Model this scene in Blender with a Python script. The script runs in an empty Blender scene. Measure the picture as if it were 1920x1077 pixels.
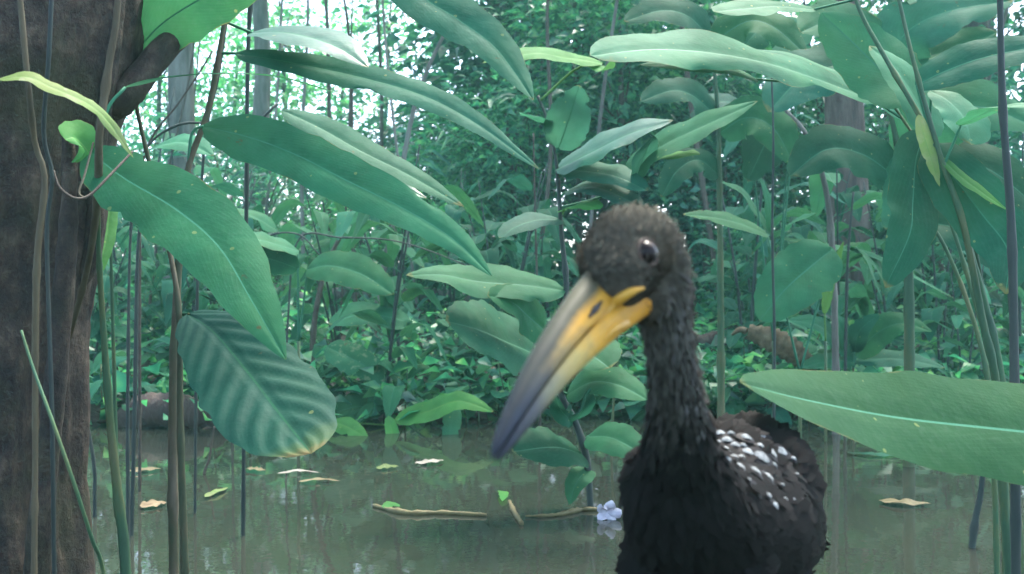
import bpy, math, random
import numpy as np
from mathutils import Vector, Matrix
from mathutils.bvhtree import BVHTree
from mathutils import noise as mnoise

sc = bpy.context.scene
R = math.radians
CAM_H = 0.42            # metres above the water
FPX = 2000.0            # focal length in pixels of the 1920 px wide photograph

# ------------------------------------------------------------------ camera
cd = bpy.data.cameras.new('camera'); cam = bpy.data.objects.new('camera', cd)
sc.collection.objects.link(cam); sc.camera = cam
cd.sensor_width = 36; cd.lens = 36 * FPX / 1920
cd.clip_start = 0.02; cd.clip_end = 2000
cam.location = (0, 0, CAM_H); cam.rotation_euler = (R(90), 0, 0)
cd.dof.use_dof = True; cd.dof.focus_distance = 1.25; cd.dof.aperture_fstop = 14

# ------------------------------------------------------------------ world and sun
SUN_EL, SUN_AZ = R(62), R(25)           # azimuth clockwise from +Y (the view direction)
w = bpy.data.worlds.new('World'); sc.world = w; w.use_nodes = True
nt = w.node_tree; nt.nodes.clear()
sky = nt.nodes.new('ShaderNodeTexSky'); sky.sky_type = 'NISHITA'; sky.sun_disc = False
sky.sun_elevation = SUN_EL; sky.sun_rotation = SUN_AZ; sky.air_density = 0.5; sky.dust_density = 3.0; sky.ozone_density = 0.6
bg = nt.nodes.new('ShaderNodeBackground'); bg.inputs[1].default_value = 0.15
wo = nt.nodes.new('ShaderNodeOutputWorld')
nt.links.new(sky.outputs[0], bg.inputs[0]); nt.links.new(bg.outputs[0], wo.inputs[0])
sd = bpy.data.lights.new('sun', 'SUN'); sun = bpy.data.objects.new('sun', sd); sc.collection.objects.link(sun)
sd.energy = 1.1; sd.angle = R(12); sd.color = (1.0, 0.97, 0.90)
sv = Vector((math.sin(SUN_AZ) * math.cos(SUN_EL), math.cos(SUN_AZ) * math.cos(SUN_EL), math.sin(SUN_EL)))
sun.rotation_euler = sv.to_track_quat('Z', 'Y').to_euler()
sc.view_settings.view_transform = 'Standard'; sc.view_settings.look = 'None'
sc.view_settings.gamma = 1; sc.view_settings.use_curve_mapping = False
sc.view_settings.exposure = 3.25
sc.cycles.use_denoising = True
sc.cycles.max_bounces = 6; sc.cycles.diffuse_bounces = 3; sc.cycles.glossy_bounces = 3
sc.cycles.transmission_bounces = 3; sc.cycles.volume_bounces = 0; sc.cycles.transparent_max_bounces = 4
sc.cycles.caustics_reflective = False; sc.cycles.caustics_refractive = False
sc.cycles.sample_clamp_indirect = 6

# ------------------------------------------------------------------ helpers
rng = np.random.default_rng(7)
COL = sc.collection

def at(px, py, d):
    """photograph pixel + distance -> the point where the thing really stands"""
    return Vector(((px - 960) / FPX * d, d, CAM_H - (py - 538.5) / FPX * d))

def tag(o, label=None, cat=None, group=None, kind=None):
    if label: o['label'] = label
    if cat: o['category'] = cat
    if group: o['group'] = group
    if kind: o['kind'] = kind
    return o

def empty(name, loc, label=None, cat=None, group=None):
    o = bpy.data.objects.new(name, None); COL.objects.link(o); o.location = loc; o.empty_display_size = .05
    return tag(o, label, cat, group)

class MB:
    def __init__(s): s.v = []; s.f = []; s.m = []; s.uv = []; s.n = 0
    def add(s, v, f, m=0, uv=None):
        o = s.n
        s.v.extend([tuple(p) for p in v]); s.n += len(v)
        s.f.extend([tuple(i + o for i in q) for q in f])
        s.m.extend([m] * len(f) if isinstance(m, int) else m)
        s.uv.extend([tuple(p) for p in uv] if uv is not None else [(0, 0)] * len(v))
    def build(s, name, mats, parent=None, loc=None, smooth=True, flat_uv=True):
        me = bpy.data.meshes.new(name)
        v = np.array(s.v, dtype=float).reshape(-1, 3)
        org = np.zeros(3)
        if loc is not None: org = np.array(loc, dtype=float)
        elif parent is not None: org = np.array(wloc(parent), dtype=float)
        me.from_pydata((v - org).tolist(), [], s.f)
        for m in (mats if isinstance(mats, (list, tuple)) else [mats]): me.materials.append(m)
        me.polygons.foreach_set('material_index', np.array(s.m, dtype=np.int32))
        me.polygons.foreach_set('use_smooth', np.full(len(s.f), smooth))
        ul = me.uv_layers.new(name='UVMap')
        li = np.empty(len(me.loops), dtype=np.int32); me.loops.foreach_get('vertex_index', li)
        ul.data.foreach_set('uv', np.array(s.uv, dtype=float)[li].ravel())
        me.update()
        o = bpy.data.objects.new(name, me); COL.objects.link(o)
        if parent is not None: o.parent = parent
        else: o.location = org.tolist()
        return o

def wloc(o):
    l = Vector(o.location)
    while o.parent is not None: o = o.parent; l = l + Vector(o.location)
    return l

def copy_tree(o, parent=None):
    c = o.copy(); COL.objects.link(c); c.parent = parent
    for ch in o.children: copy_tree(ch, c)
    return c

def spline(pts, n):
    p = np.array([tuple(q) for q in pts], dtype=float); k = len(p)
    if k == 2: 
        t = np.linspace(0, 1, n)[:, None]; return p[0] * (1 - t) + p[1] * t
    pp = np.vstack([2 * p[0] - p[1], p, 2 * p[-1] - p[-2]])
    seg = np.linalg.norm(np.diff(p, axis=0), axis=1); cum = np.concatenate([[0], np.cumsum(seg)]) / seg.sum()
    out = []
    for t in np.linspace(0, 1, n):
        i = min(np.searchsorted(cum, t, side='right') - 1, k - 2); u = (t - cum[i]) / max(cum[i + 1] - cum[i], 1e-9)
        a, b, c, d = pp[i], pp[i + 1], pp[i + 2], pp[i + 3]
        out.append(0.5 * (2 * b + (c - a) * u + (2 * a - 5 * b + 4 * c - d) * u * u + (3 * b - a - 3 * c + d) * u ** 3))
    return np.array(out)

def nrm(a): return a / np.maximum(np.linalg.norm(a, axis=-1, keepdims=True), 1e-12)

def tube(mb, pts, radii, nseg=8, n=None, m=0, knots=0, cap=True, wob=0):
    n = n or max(len(pts) * 4, 6)
    c = spline(pts, n)
    r = np.interp(np.linspace(0, 1, n), np.linspace(0, 1, len(radii)), radii)
    if knots:
        t = np.linspace(0, knots, n); r = r * (1 + .32 * np.exp(-((t - np.round(t)) / .06) ** 2))
    if wob: r = r * (1 + wob * rng.normal(size=n))
    T = nrm(np.gradient(c, axis=0)); up = np.array([0, 1, 0.]) if abs(T[0][1]) < .9 else np.array([1., 0, 0])
    S = nrm(np.cross(T, up)); U = np.cross(S, T)
    th = np.linspace(0, 2 * math.pi, nseg, endpoint=False)
    v = (c[:, None] + r[:, None, None] * (np.cos(th)[None, :, None] * S[:, None] + np.sin(th)[None, :, None] * U[:, None])).reshape(-1, 3)
    f = [(i * nseg + j, i * nseg + (j + 1) % nseg, (i + 1) * nseg + (j + 1) % nseg, (i + 1) * nseg + j) for i in range(n - 1) for j in range(nseg)]
    if cap: f += [tuple(range(nseg))[::-1], tuple((n - 1) * nseg + j for j in range(nseg))]
    uv = [(i / (n - 1), j / nseg) for i in range(n) for j in range(nseg)]
    mb.add(v, f, m, uv)
    return c

PROF = {
 'lance': lambda t: t ** .5 * (1 - t) ** .8,
 'ovate': lambda t: t ** .42 * (1 - t) ** .62,
 'strap': lambda t: np.minimum(t * 6, 1) ** .5 * (1 - t ** 3) ** .8,
 'blunt': lambda t: t ** .45 * (1 - t ** 4) ** .6,
 'heart': lambda t: (t + .02) ** .22 * (1 - t) ** .8,
}
VC_STD = np.array([-1, -.8, -.6, -.4, -.2, -.022, .022, .2, .4, .6, .8, 1.0])

VC_FINE = np.concatenate([-np.linspace(1, .022, 17), np.linspace(.022, 1, 17)])
def blade(mb, mid, W, N, prof='lance', fold=.18, curl=.10, wave=.05, pleat=0, npleat=9, bites=0, nu=26, rough=.03, seed=0, m=0, mr=1):
    """a leaf blade grown along a midrib; m, mr: material slots of blade and midrib"""
    g = np.random.default_rng(seed)
    c = spline(mid, nu + 1); t = np.linspace(0, 1, nu + 1)
    T = nrm(np.gradient(c, axis=0)); N = np.array(tuple(N), dtype=float)
    S = nrm(np.cross(T, N[None])); Nn = nrm(np.cross(S, T))
    p = PROF[prof](np.linspace(0, 1, 201)).max()
    wd = W * PROF[prof](np.clip(t, 1e-4, 1 - 1e-4)) / p
    wd = np.maximum(wd, W * .02)
    L = np.linalg.norm(np.diff(c, axis=0), axis=1).sum()
    VC = VC_FINE if pleat > .03 else VC_STD
    P = np.zeros((nu + 1, len(VC), 3)); ph = g.uniform(0, 6.28, 4); fr = g.uniform(1.5, 3.5, 4)
    for j, v in enumerate(VC):
        a = abs(v); sgn = 1 if v > 0 else -1
        e = 1 + rough * (np.sin(t * 31 * fr[0] / 2 + ph[0] + sgn) + .6 * np.sin(t * 57 + ph[1] * sgn)) * a ** 3
        for b in range(bites):
            bt, bs, bw, bd = g.uniform(.15, .95), g.choice([-1, 1]), g.uniform(.008, .04), g.uniform(.1, .35)
            if bs == sgn: e = e - bd * np.exp(-((t - bt) / bw) ** 2) * a ** 4
        h = fold * a - curl * a * a * 1.6 + wave * a * a * np.sin(t * 6.28 * fr[2 if sgn > 0 else 3] + ph[2 if sgn > 0 else 3])
        if pleat: h = h + pleat * np.sin(6.283 * npleat * (t - .8 * (a ** 1.25) * W / L * 1.6)) * min(1, a * 4) * (1 - a ** 6)
        P[:, j] = c + S * (v * wd * e)[:, None] + Nn * (h * wd)[:, None]
        if a < .1: P[:, j] -= Nn * (.02 * W)
    nv = len(VC); P = P.reshape(-1, 3)
    f = []; mm = []
    for i in range(nu):
        for j in range(nv - 1):
            f.append((i * nv + j, i * nv + j + 1, (i + 1) * nv + j + 1, (i + 1) * nv + j)); mm.append(mr if j == nv // 2 - 1 else m)
    uv = [(i / nu, VC[j] * .5 + .5) for i in range(nu + 1) for j in range(nv)]
    mb.add(P, f, mm, uv)
    return c

VIEWN = (0.05, -.72, .69)
def pleaf(parent, pts, d, W, mat='mid', n=VIEWN, prof='lance', pet=None, petr=.0018, name='leaf', seed=None, **kw):
    """leaf from its midrib in the photograph (base first), distances d (first,last or one per point) and apparent width in px"""
    k = len(pts)
    if isinstance(d, (int, float)): d = (d, d)
    ds = np.interp(np.linspace(0, 1, k), np.linspace(0, 1, len(d)), d)
    mid = [at(p[0], p[1], dd) for p, dd in zip(pts, ds)]
    c = spline(mid, 9); i = 4
    T = nrm(c[5] - c[3]); S = nrm(np.cross(T, np.array(n, dtype=float)))
    Ts = nrm(np.array([T[0], T[2]])) if np.hypot(T[0], T[2]) > .05 else np.array([1., 0])
    vis = abs(S[0] * -Ts[1] + S[2] * Ts[0])
    Wm = W * .5 / FPX * c[4][1] / max(vis, .35)
    mb = MB()
    s = seed if seed is not None else int(abs(pts[0][0] * 7 + pts[0][1] * 13 + pts[-1][0] * 3)) % 99991
    blade(mb, mid, Wm, n, prof, seed=s, **kw)
    if pet is not None:
        pp = [Vector(q) if len(q) == 3 and not isinstance(q[0], int) else at(*q) for q in pet] + [mid[0] + (mid[1] - mid[0]) * .04]
        tube(mb, pp, [petr * 1.2, petr], 6, m=1)
    o = mb.build(name, [MAT[mat], (MAT['dark'] if mat == 'pleat' else MAT['rib_' + ('y' if mat in ('bright', 'yellow') else 'g')])], parent)
    return o

# ------------------------------------------------------------------ materials
MAT = {}
def newmat(name):
    m = bpy.data.materials.new(name); m.use_nodes = True; n = m.node_tree; n.nodes.clear(); MAT[name] = m
    return m, n
class NB:
    def __init__(s, nt): s.t = nt
    def __call__(s, typ, ins=None, **pr):
        n = s.t.nodes.new('ShaderNode' + typ)
        for k, v in pr.items(): setattr(n, k, v)
        for k, v in (ins or {}).items():
            if isinstance(v, bpy.types.NodeSocket): s.t.links.new(v, n.inputs[k])
            else: n.inputs[k].default_value = v
        return n
    def math(s, op, a, b=0.0, c=0.0, clamp=False):
        return s('Math', {0: a, 1: b, 2: c}, operation=op, use_clamp=clamp).outputs[0]
    def mix(s, f, a, b, mode='MIX'):
        n = s.t.nodes.new('ShaderNodeMix'); n.data_type = 'RGBA'; n.blend_type = mode
        for k, v in ((0, f), (6, a), (7, b)):
            if isinstance(v, bpy.types.NodeSocket): s.t.links.new(v, n.inputs[k])
            else: n.inputs[k].default_value = v if not isinstance(v, tuple) else (*v[:3], 1)
        return n.outputs[2]
    def ramp(s, f, stops, interp='LINEAR'):
        n = s.t.nodes.new('ShaderNodeValToRGB'); n.color_ramp.interpolation = interp
        e = n.color_ramp.elements
        while len(e) < len(stops): e.new(0.5)
        for x, (p, c) in zip(e, stops):
            x.position = p; x.color = (*c, 1) if isinstance(c, tuple) else (c, c, c, 1)
        s.t.links.new(f, n.inputs[0]); return n.outputs[0]
    def out(s, sh):
        o = s.t.nodes.new('ShaderNodeOutputMaterial'); s.t.links.new(sh, o.inputs[0])

def leaf_mat(name, col, col2=None, spots=0.0, spotcol=(.30, .34, .10), tip=False, veins=26, slant=9.0, rough=.55, trans=.34, vstr=.25, tcol=None, dust=.05):
    m, n = newmat(name); b = NB(n)
    col2 = col2 or tuple(c * .72 for c in col)
    uvn = b('UVMap'); sep = b('SeparateXYZ', {0: uvn.outputs[0]})
    u, v = sep.outputs[0], sep.outputs[1]
    a = b.math('ABSOLUTE', b.math('SUBTRACT', b.math('MULTIPLY', v, 2), 1))
    oi = b('ObjectInfo'); tc = b('TexCoord')
    vec = b('VectorMath', {0: tc.outputs['Object'], 1: oi.outputs['Random']}, operation='ADD').outputs[0]
    n1 = b('TexNoise', {'Vector': vec, 'Scale': 22.0, 'Detail': 5.0, 'Roughness': .6}).outputs[0]
    n2 = b('TexNoise', {'Vector': vec, 'Scale': 160.0, 'Detail': 3.0}).outputs[0]
    c = b.mix(b.ramp(n1, [(.35, 0.0), (.68, 1.0)]), col, col2)
    n5 = b('TexNoise', {'Vector': vec, 'Scale': 9.0, 'Detail': 3.0}).outputs[0]
    c = b.mix(b.ramp(n5, [(.45, 0.0), (.75, .5)]), c, (col[0] * 1.6 + .003, col[1] * 1.10, col[2] * .85))
    # lateral veins run from the midrib towards the tip
    ph = b.math('SUBTRACT', b.math('MULTIPLY', u, veins), b.math('MULTIPLY', b.math('POWER', a, 1.3), slant))
    fine = b.math('POWER', b.math('ABSOLUTE', b.math('SINE', b.math('MULTIPLY', ph, 3.14159))), 6)
    fine2 = b.math('ABSOLUTE', b.math('SINE', b.math('MULTIPLY', ph, 3.14159 * 5)))
    vein = b.math('MULTIPLY', b.math('ADD', fine, b.math('MULTIPLY', fine2, .12)), b.math('ADD', .35, n1))
    c = b.mix(b.math('MULTIPLY', vein, vstr, clamp=True), c, tuple(min(1, x * 1.45 + .008) for x in col))
    hv = b('HueSaturation', {'Hue': b.math('ADD', .488, b.math('MULTIPLY', oi.outputs['Random'], .024)), 'Saturation': 1.0,
                             'Value': b.math('ADD', .82, b.math('MULTIPLY', oi.outputs['Random'], .36)), 'Color': c})
    c = hv.outputs[0]
    # specks, insect marks, dust film
    vo = b('TexVoronoi', {'Vector': vec, 'Scale': 75.0, 'Randomness': 1.0})
    sp = b.math('MULTIPLY', b.math('LESS_THAN', vo.outputs['Distance'], b.math('MULTIPLY', n2, .30)), b.math('GREATER_THAN', b('SeparateColor', {0: vo.outputs['Color']}).outputs[0], 1 - .16 - spots * .5))
    c = b.mix(b.math('MULTIPLY', sp, .35 + .5 * spots), c, spotcol)
    if spots > 0.2:
        bl = b.ramp(b('TexNoise', {'Vector': vec, 'Scale': 55.0, 'Detail': 4.0}).outputs[0], [(.55, 0.0), (.66, spots)])
        c = b.mix(bl, c, spotcol)
    if tip:
        e = b.math('ADD', u, b.math('MULTIPLY', b.math('SUBTRACT', n1, .5), .16))
        c = b.mix(b.ramp(e, [(.90, 0.0), (1.0, .75)]), c, (.11, .16, .045))
        c = b.mix(b.math('MULTIPLY', b.ramp(e, [(.95, 0.0), (1.02, 1.0)]), b.ramp(n1, [(.40, 0.0), (.56, 1.0)])), c, (.20, .11, .05))
    else:
        e = b.math('ADD', b.math('MAXIMUM', u, b.math('MULTIPLY', a, .98)), b.math('MULTIPLY', b.math('SUBTRACT', n1, .5), .22))
        c = b.mix(b.ramp(e, [(.97, 0.0), (1.03, .6)]), c, (.16, .15, .045))
    c = b.mix(b.math('MULTIPLY', b.ramp(n2, [(.5, 0.0), (.75, 1.0)]), dust), c, (.16, .20, .17))
    dmg = b.math('MULTIPLY', b.ramp(b('TexNoise', {'Vector': vec, 'Scale': 34.0, 'Detail': 6.0, 'Roughness': .7}).outputs[0], [(.66, 0.0), (.69, .85)]), b.ramp(n5, [(.45, 0.0), (.6, 1.0)]))
    c = b.mix(dmg, c, (.085, .075, .030))
    bump = b('Bump', {'Strength': .5, 'Distance': .0030, 'Height': b.math('ADD', b.math('MULTIPLY', vein, .025), b.math('ADD', b.math('MULTIPLY', n2, .10), b.math('MULTIPLY', n1, 1.6)))})
    pr = b('BsdfPrincipled', {'Base Color': c, 'Roughness': b.math('ADD', rough, b.math('MULTIPLY', n1, .16)), 'Normal': bump.outputs[0]})
    pr.inputs['Specular IOR Level'].default_value = .30 if name == 'shiny' else .10
    tb = b('HueSaturation', {'Hue': .49, 'Saturation': .95, 'Value': 1.4, 'Color': c})
    tr = b('BsdfTranslucent', {'Color': tb.outputs[0]})
    mx = b('MixShader', {0: trans, 1: pr.outputs[0], 2: tr.outputs[0]})
    b.out(mx.outputs[0])
    return m

leaf_mat('mid', (.024, .135, .056), vstr=.10)
leaf_mat('bluish', (.020, .120, .066), vstr=.10)
leaf_mat('pale', (.034, .165, .080), spots=.08, vstr=.10)
leaf_mat('dark', (.012, .090, .046), veins=9, slant=6, vstr=.12)
leaf_mat('pleat', (.009, .064, .042), (.007, .050, .034), tip=True, veins=34, slant=10, rough=.55, vstr=.08)
leaf_mat('bright', (.050, .200, .045), trans=.32, vstr=.10)
leaf_mat('yellow', (.11, .19, .045), (.16, .19, .09), spots=.3, spotcol=(.30, .30, .18), trans=.3, vstr=.1)
leaf_mat('spotty', (.03, .155, .070), spots=.45, spotcol=(.30, .36, .18), vstr=.1)
leaf_mat('grey', (.034, .120, .080), rough=.55, vstr=.15, dust=.15)
leaf_mat('shiny', (.030, .145, .095), rough=.30, vstr=.1)
leaf_mat('big', (.018, .086, .030), (.015, .074, .026), veins=24, slant=13, vstr=.14, spots=.04)

def flat_mat(name, stops, scale=30.0, rough=.6, bump=.3, bscale=None, stretch=(1, 1, 1), spec=.3, trans=0, detail=6.0, rnd=.3, dist=.004):
    m, n = newmat(name); b = NB(n)
    tc = b('TexCoord'); oi = b('ObjectInfo')
    mp = b('Mapping', {'Vector': tc.outputs['Object'], 'Location': (0, 0, 0), 'Scale': stretch})
    vec = b('VectorMath', {0: mp.outputs[0], 1: oi.outputs['Random']}, operation='ADD').outputs[0]
    n1 = b('TexNoise', {'Vector': vec, 'Scale': scale, 'Detail': detail, 'Roughness': .65}).outputs[0]
    n2 = b('TexNoise', {'Vector': vec, 'Scale': bscale or scale * 4, 'Detail': 5.0}).outputs[0]
    c = b.ramp(n1, stops)
    c = b('HueSaturation', {'Hue': .5, 'Saturation': 1.0, 'Value': b.math('ADD', 1 - rnd / 2, b.math('MULTIPLY', oi.outputs['Random'], rnd)), 'Color': c}).outputs[0]
    bp = b('Bump', {'Strength': bump, 'Distance': dist, 'Height': b.math('ADD', n1, b.math('MULTIPLY', n2, .5))})
    pr = b('BsdfPrincipled', {'Base Color': c, 'Roughness': rough, 'Normal': bp.outputs[0]})
    pr.inputs['Specular IOR Level'].default_value = spec
    sh = pr.outputs[0]
    if trans:
        tr = b('BsdfTranslucent', {'Color': b('HueSaturation', {'Hue': .485, 'Saturation': 1.1, 'Value': 1.6, 'Color': c}).outputs[0]})
        sh = b('MixShader', {0: trans, 1: sh, 2: tr.outputs[0]}).outputs[0]
    b.out(sh); return m

flat_mat('rib_g', [(.3, (.030, .150, .075)), (.7, (.042, .17, .085))], 40, .6, .1, spec=.15)
flat_mat('rib_y', [(.3, (.075, .20, .045)), (.7, (.10, .22, .055))], 40, .6, .1, spec=.15)
flat_mat('cane', [(.32, (.028, .034, .020)), (.45, (.055, .068, .034)), (.55, (.085, .075, .042)), (.68, (.13, .11, .075))], 26, .7, .6, stretch=(1, 1, .3), dist=.002, spec=.2)
flat_mat('cane_green', [(.32, (.026, .058, .034)), (.48, (.042, .098, .045)), (.58, (.075, .105, .040)), (.70, (.13, .12, .06))], 20, .6, .5, stretch=(1, 1, .25), dist=.002, spec=.2)
flat_mat('dark_stem', [(.3, (.020, .032, .028)), (.7, (.045, .055, .042))], 30, .6, .3, stretch=(1, 1, .3))
flat_mat('vine', [(.3, (.035, .032, .020)), (.5, (.075, .06, .03)), (.7, (.10, .09, .055))], 25, .7, .5, stretch=(1, 1, .2))
flat_mat('twig', [(.3, (.04, .03, .022)), (.7, (.10, .08, .055))], 40, .75, .4)
flat_mat('straw', [(.3, (.065, .055, .018)), (.55, (.13, .11, .04)), (.75, (.07, .042, .017))], 60, .6, .3, rnd=.2)
flat_mat('straw_pale', [(.3, (.14, .13, .09)), (.7, (.30, .28, .22))], 60, .6, .2)
flat_mat('tan', [(.3, (.06, .038, .018)), (.5, (.14, .10, .05)), (.72, (.26, .20, .11))], 35, .75, .5, rnd=.2)
flat_mat('petal', [(.3, (.40, .36, .42)), (.7, (.62, .60, .62))], 60, .5, .1)
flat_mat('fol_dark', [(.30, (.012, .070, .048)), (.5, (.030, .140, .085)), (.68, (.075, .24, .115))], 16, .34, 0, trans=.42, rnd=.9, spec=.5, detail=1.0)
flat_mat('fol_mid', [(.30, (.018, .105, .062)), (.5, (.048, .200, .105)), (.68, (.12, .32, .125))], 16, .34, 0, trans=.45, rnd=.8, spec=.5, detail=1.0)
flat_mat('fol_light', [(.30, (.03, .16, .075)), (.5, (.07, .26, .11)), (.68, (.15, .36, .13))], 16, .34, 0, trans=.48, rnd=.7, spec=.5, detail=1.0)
flat_mat('litter', [(.3, (.05, .032, .022)), (.5, (.12, .08, .055)), (.7, (.26, .18, .12))], 9, .8, .3, detail=2.0)
flat_mat('trunk_grey', [(.3, (.06, .062, .05)), (.5, (.14, .13, .105)), (.7, (.24, .23, .19))], 8, .85, .8, stretch=(1.6, 1.6, .3), dist=.02)
flat_mat('trunk_brown', [(.3, (.035, .026, .022)), (.5, (.085, .058, .045)), (.7, (.15, .115, .09))], 9, .85, .8, stretch=(1.6, 1.6, .35), dist=.02)

# bark of the near trunk: ridged, damp, with moss and lichen
m, n = newmat('bark'); b = NB(n)
tc = b('TexCoord'); mp = b('Mapping', {'Vector': tc.outputs['Object'], 'Scale': (1, 1, .6)})
n1 = b('TexNoise', {'Vector': mp.outputs[0], 'Scale': 38.0, 'Detail': 9.0, 'Roughness': .7}).outputs[0]
n2 = b('TexNoise', {'Vector': tc.outputs['Object'], 'Scale': 7.0, 'Detail': 6.0, 'Roughness': .65}).outputs[0]
n3 = b('TexNoise', {'Vector': tc.outputs['Object'], 'Scale': 190.0, 'Detail': 4.0, 'Roughness': .7}).outputs[0]
c = b.ramp(n1, [(.28, (.008, .007, .006)), (.42, (.014, .010, .007)), (.55, (.040, .027, .017)), (.72, (.115, .085, .055))])
c = b.mix(b.ramp(n2, [(.50, 0.0), (.66, .75)]), c, (.040, .040, .014))
c = b.mix(b.math('MULTIPLY', b.ramp(n2, [(.30, 1.0), (.46, 0.0)]), b.ramp(n3, [(.45, 0.0), (.7, .8)])), c, (.10, .095, .070))
bp = b('Bump', {'Strength': .9, 'Distance': .008, 'Height': b.math('ADD', n1, b.math('MULTIPLY', n3, .35))})
pr = b('BsdfPrincipled', {'Base Color': c, 'Roughness': b.math('ADD', .55, b.math('MULTIPLY', n3, .4)), 'Normal': bp.outputs[0]})
pr.inputs['Specular IOR Level'].default_value = .35
b.out(pr.outputs[0])

# wet soil of the bank
m, n = newmat('soil'); b = NB(n); tc = b('TexCoord')
n1 = b('TexNoise', {'Vector': tc.outputs['Object'], 'Scale': 5.0, 'Detail': 9.0, 'Roughness': .7}).outputs[0]
n2 = b('TexNoise', {'Vector': tc.outputs['Object'], 'Scale': 60.0, 'Detail': 5.0, 'Roughness': .7}).outputs[0]
c = b.ramp(n1, [(.3, (.018, .014, .011)), (.55, (.05, .038, .028)), (.75, (.085, .065, .045))])
c = b.mix(b.ramp(n2, [(.5, 0.0), (.7, .6)]), c, (.11, .08, .055))
bp = b('Bump', {'Strength': .9, 'Distance': .02, 'Height': b.math('ADD', n1, b.math('MULTIPLY', n2, .4))})
pr = b('BsdfPrincipled', {'Base Color': c, 'Roughness': .75, 'Normal': bp.outputs[0]}); b.out(pr.outputs[0])

# still, silty water
m, n = newmat('water'); b = NB(n); tc = b('TexCoord')
mp = b('Mapping', {'Vector': tc.outputs['Object'], 'Scale': (1, 1.0, 1)})
n1 = b('TexNoise', {'Vector': mp.outputs[0], 'Scale': 5.0, 'Detail': 3.0, 'Roughness': .5}).outputs[0]
n2 = b('TexNoise', {'Vector': mp.outputs[0], 'Scale': 26.0, 'Detail': 3.0, 'Roughness': .55}).outputs[0]
n3 = b('TexNoise', {'Vector': tc.outputs['Object'], 'Scale': 1.6, 'Detail': 5.0}).outputs[0]
n4 = b('TexNoise', {'Vector': tc.outputs['Object'], 'Scale': 240.0, 'Detail': 2.0}).outputs[0]
c = b.ramp(n3, [(.3, (.017, .021, .015)), (.7, (.030, .034, .024))])
c = b.mix(b.ramp(n4, [(.66, 0.0), (.74, .5)]), c, (.14, .15, .12))
bp = b('Bump', {'Strength': .03, 'Distance': .02, 'Height': b.math('ADD', n1, b.math('MULTIPLY', n2, .35))})
pr = b('BsdfPrincipled', {'Base Color': c, 'Roughness': .02, 'IOR': 1.33, 'Normal': bp.outputs[0]}); b.out(pr.outputs[0])

# ------------------------------------------------------------------ setting: ground, water
def shore(x): return 3.35 + .22 * np.sin(1.3 * x + .5) + .10 * np.sin(4.1 * x + 1) + .05 * np.sin(9.7 * x)
def ground_z(x, y):
    x = np.asarray(x, float); y = np.asarray(y, float)
    s = y - shore(x)
    z = -.20 + .22 * np.clip((s + .7) / .85, 0, 1) ** 1.5
    z = z + .10 * np.clip(s - .15, 0, 4) + .02 * np.clip(s - 4.15, 0, 60)
    z = z + .035 * np.clip(s, 0, 1) * (np.sin(3.1 * x + 1.7 * y) + np.sin(5.3 * x - 4.1 * y + 1) * .6 + .4 * np.sin(11 * x + 9 * y))
    return z
def gz(x, y): return float(ground_z(x, y))
q = np.linspace(-1, 1, 161); xs = 5 * q + 25 * q ** 5
q = np.linspace(0, 1, 230); ys = -6 + 14 * q + 22 * q ** 6
X, Y = np.meshgrid(xs, ys); Z = ground_z(X, Y)
mb = MB(); nx = len(xs)
mb.add(np.stack([X, Y, Z], -1).reshape(-1, 3), [(i * nx + j, i * nx + j + 1, (i + 1) * nx + j + 1, (i + 1) * nx + j) for i in range(len(ys) - 1) for j in range(nx - 1)])
tag(mb.build('ground', MAT['soil'], loc=(0, 0, 0)), 'dark wet soil bank rising from the flooded pool', kind='structure')
mb = MB(); mb.add([(-29, -6, 0), (29, -6, 0), (29, 5.0, 0), (-29, 5.0, 0)], [(0, 1, 2, 3)])
tag(mb.build('water', MAT['water'], loc=(0, 0, 0)), 'still murky grey green flood water', kind='structure')
BED = -.2


# ------------------------------------------------------------------ the wood behind the bank
def leaf_cloud(mb, cen, dirs, L, Wd, g, m=0, droop=.25):
    """many small folded leaves: centre points, directions, lengths"""
    n = len(cen); up = np.array([0, 0, 1.]) + g.normal(size=(n, 3)) * .55
    D = nrm(dirs); S = nrm(np.cross(D, nrm(up))); N = np.cross(S, D)
    L = L[:, None]; Wd = Wd[:, None]
    b0 = cen; m1 = cen + D * L * .42; t = cen + D * L - np.array([0, 0, 1.]) * L * droop
    v = np.stack([b0, m1 + S * Wd + N * Wd * .35, t, m1 - S * Wd + N * Wd * .35, m1], 1).reshape(-1, 3)
    f = []
    for i in range(n):
        k = 5 * i; f += [(k, k + 4, k + 1), (k + 4, k + 2, k + 1), (k, k + 3, k + 4), (k + 4, k + 3, k + 2)]
    mb.add(v, f, m)

def crown_mesh(seed, n, rx, rz, L, clump=14, wid=.30, flat=.5, straps=False):
    g = np.random.default_rng(seed); k = max(n // clump, 4)
    u = nrm(g.normal(size=(k, 3))) * (g.uniform(size=(k, 1)) ** .45)
    lob = 1 + .35 * np.sin(u[:, 0] * 5 + seed) * np.cos(u[:, 1] * 6 + seed * 2)
    tw = u * np.array([rx, rx, rz]) * lob[:, None]
    cen = np.repeat(tw, clump, 0) + g.normal(size=(k * clump, 3)) * np.array([1, 1, flat]) * L * 1.5
    dr = cen - np.repeat(tw, clump, 0) + np.repeat(u, clump, 0) * L * .8 + g.normal(size=cen.shape) * L * .6; dr[:, 2] *= .6
    ln = L * g.uniform(.6, 1.25, len(cen)); mb = MB()
    leaf_cloud(mb, cen, dr, ln, ln * wid * g.uniform(.8, 1.2, len(cen)), g)
    me = mb.build('crown', MAT['fol_mid'], loc=(0, 0, 0)); d = me.data; bpy.data.objects.remove(me)
    return d, tw

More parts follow.
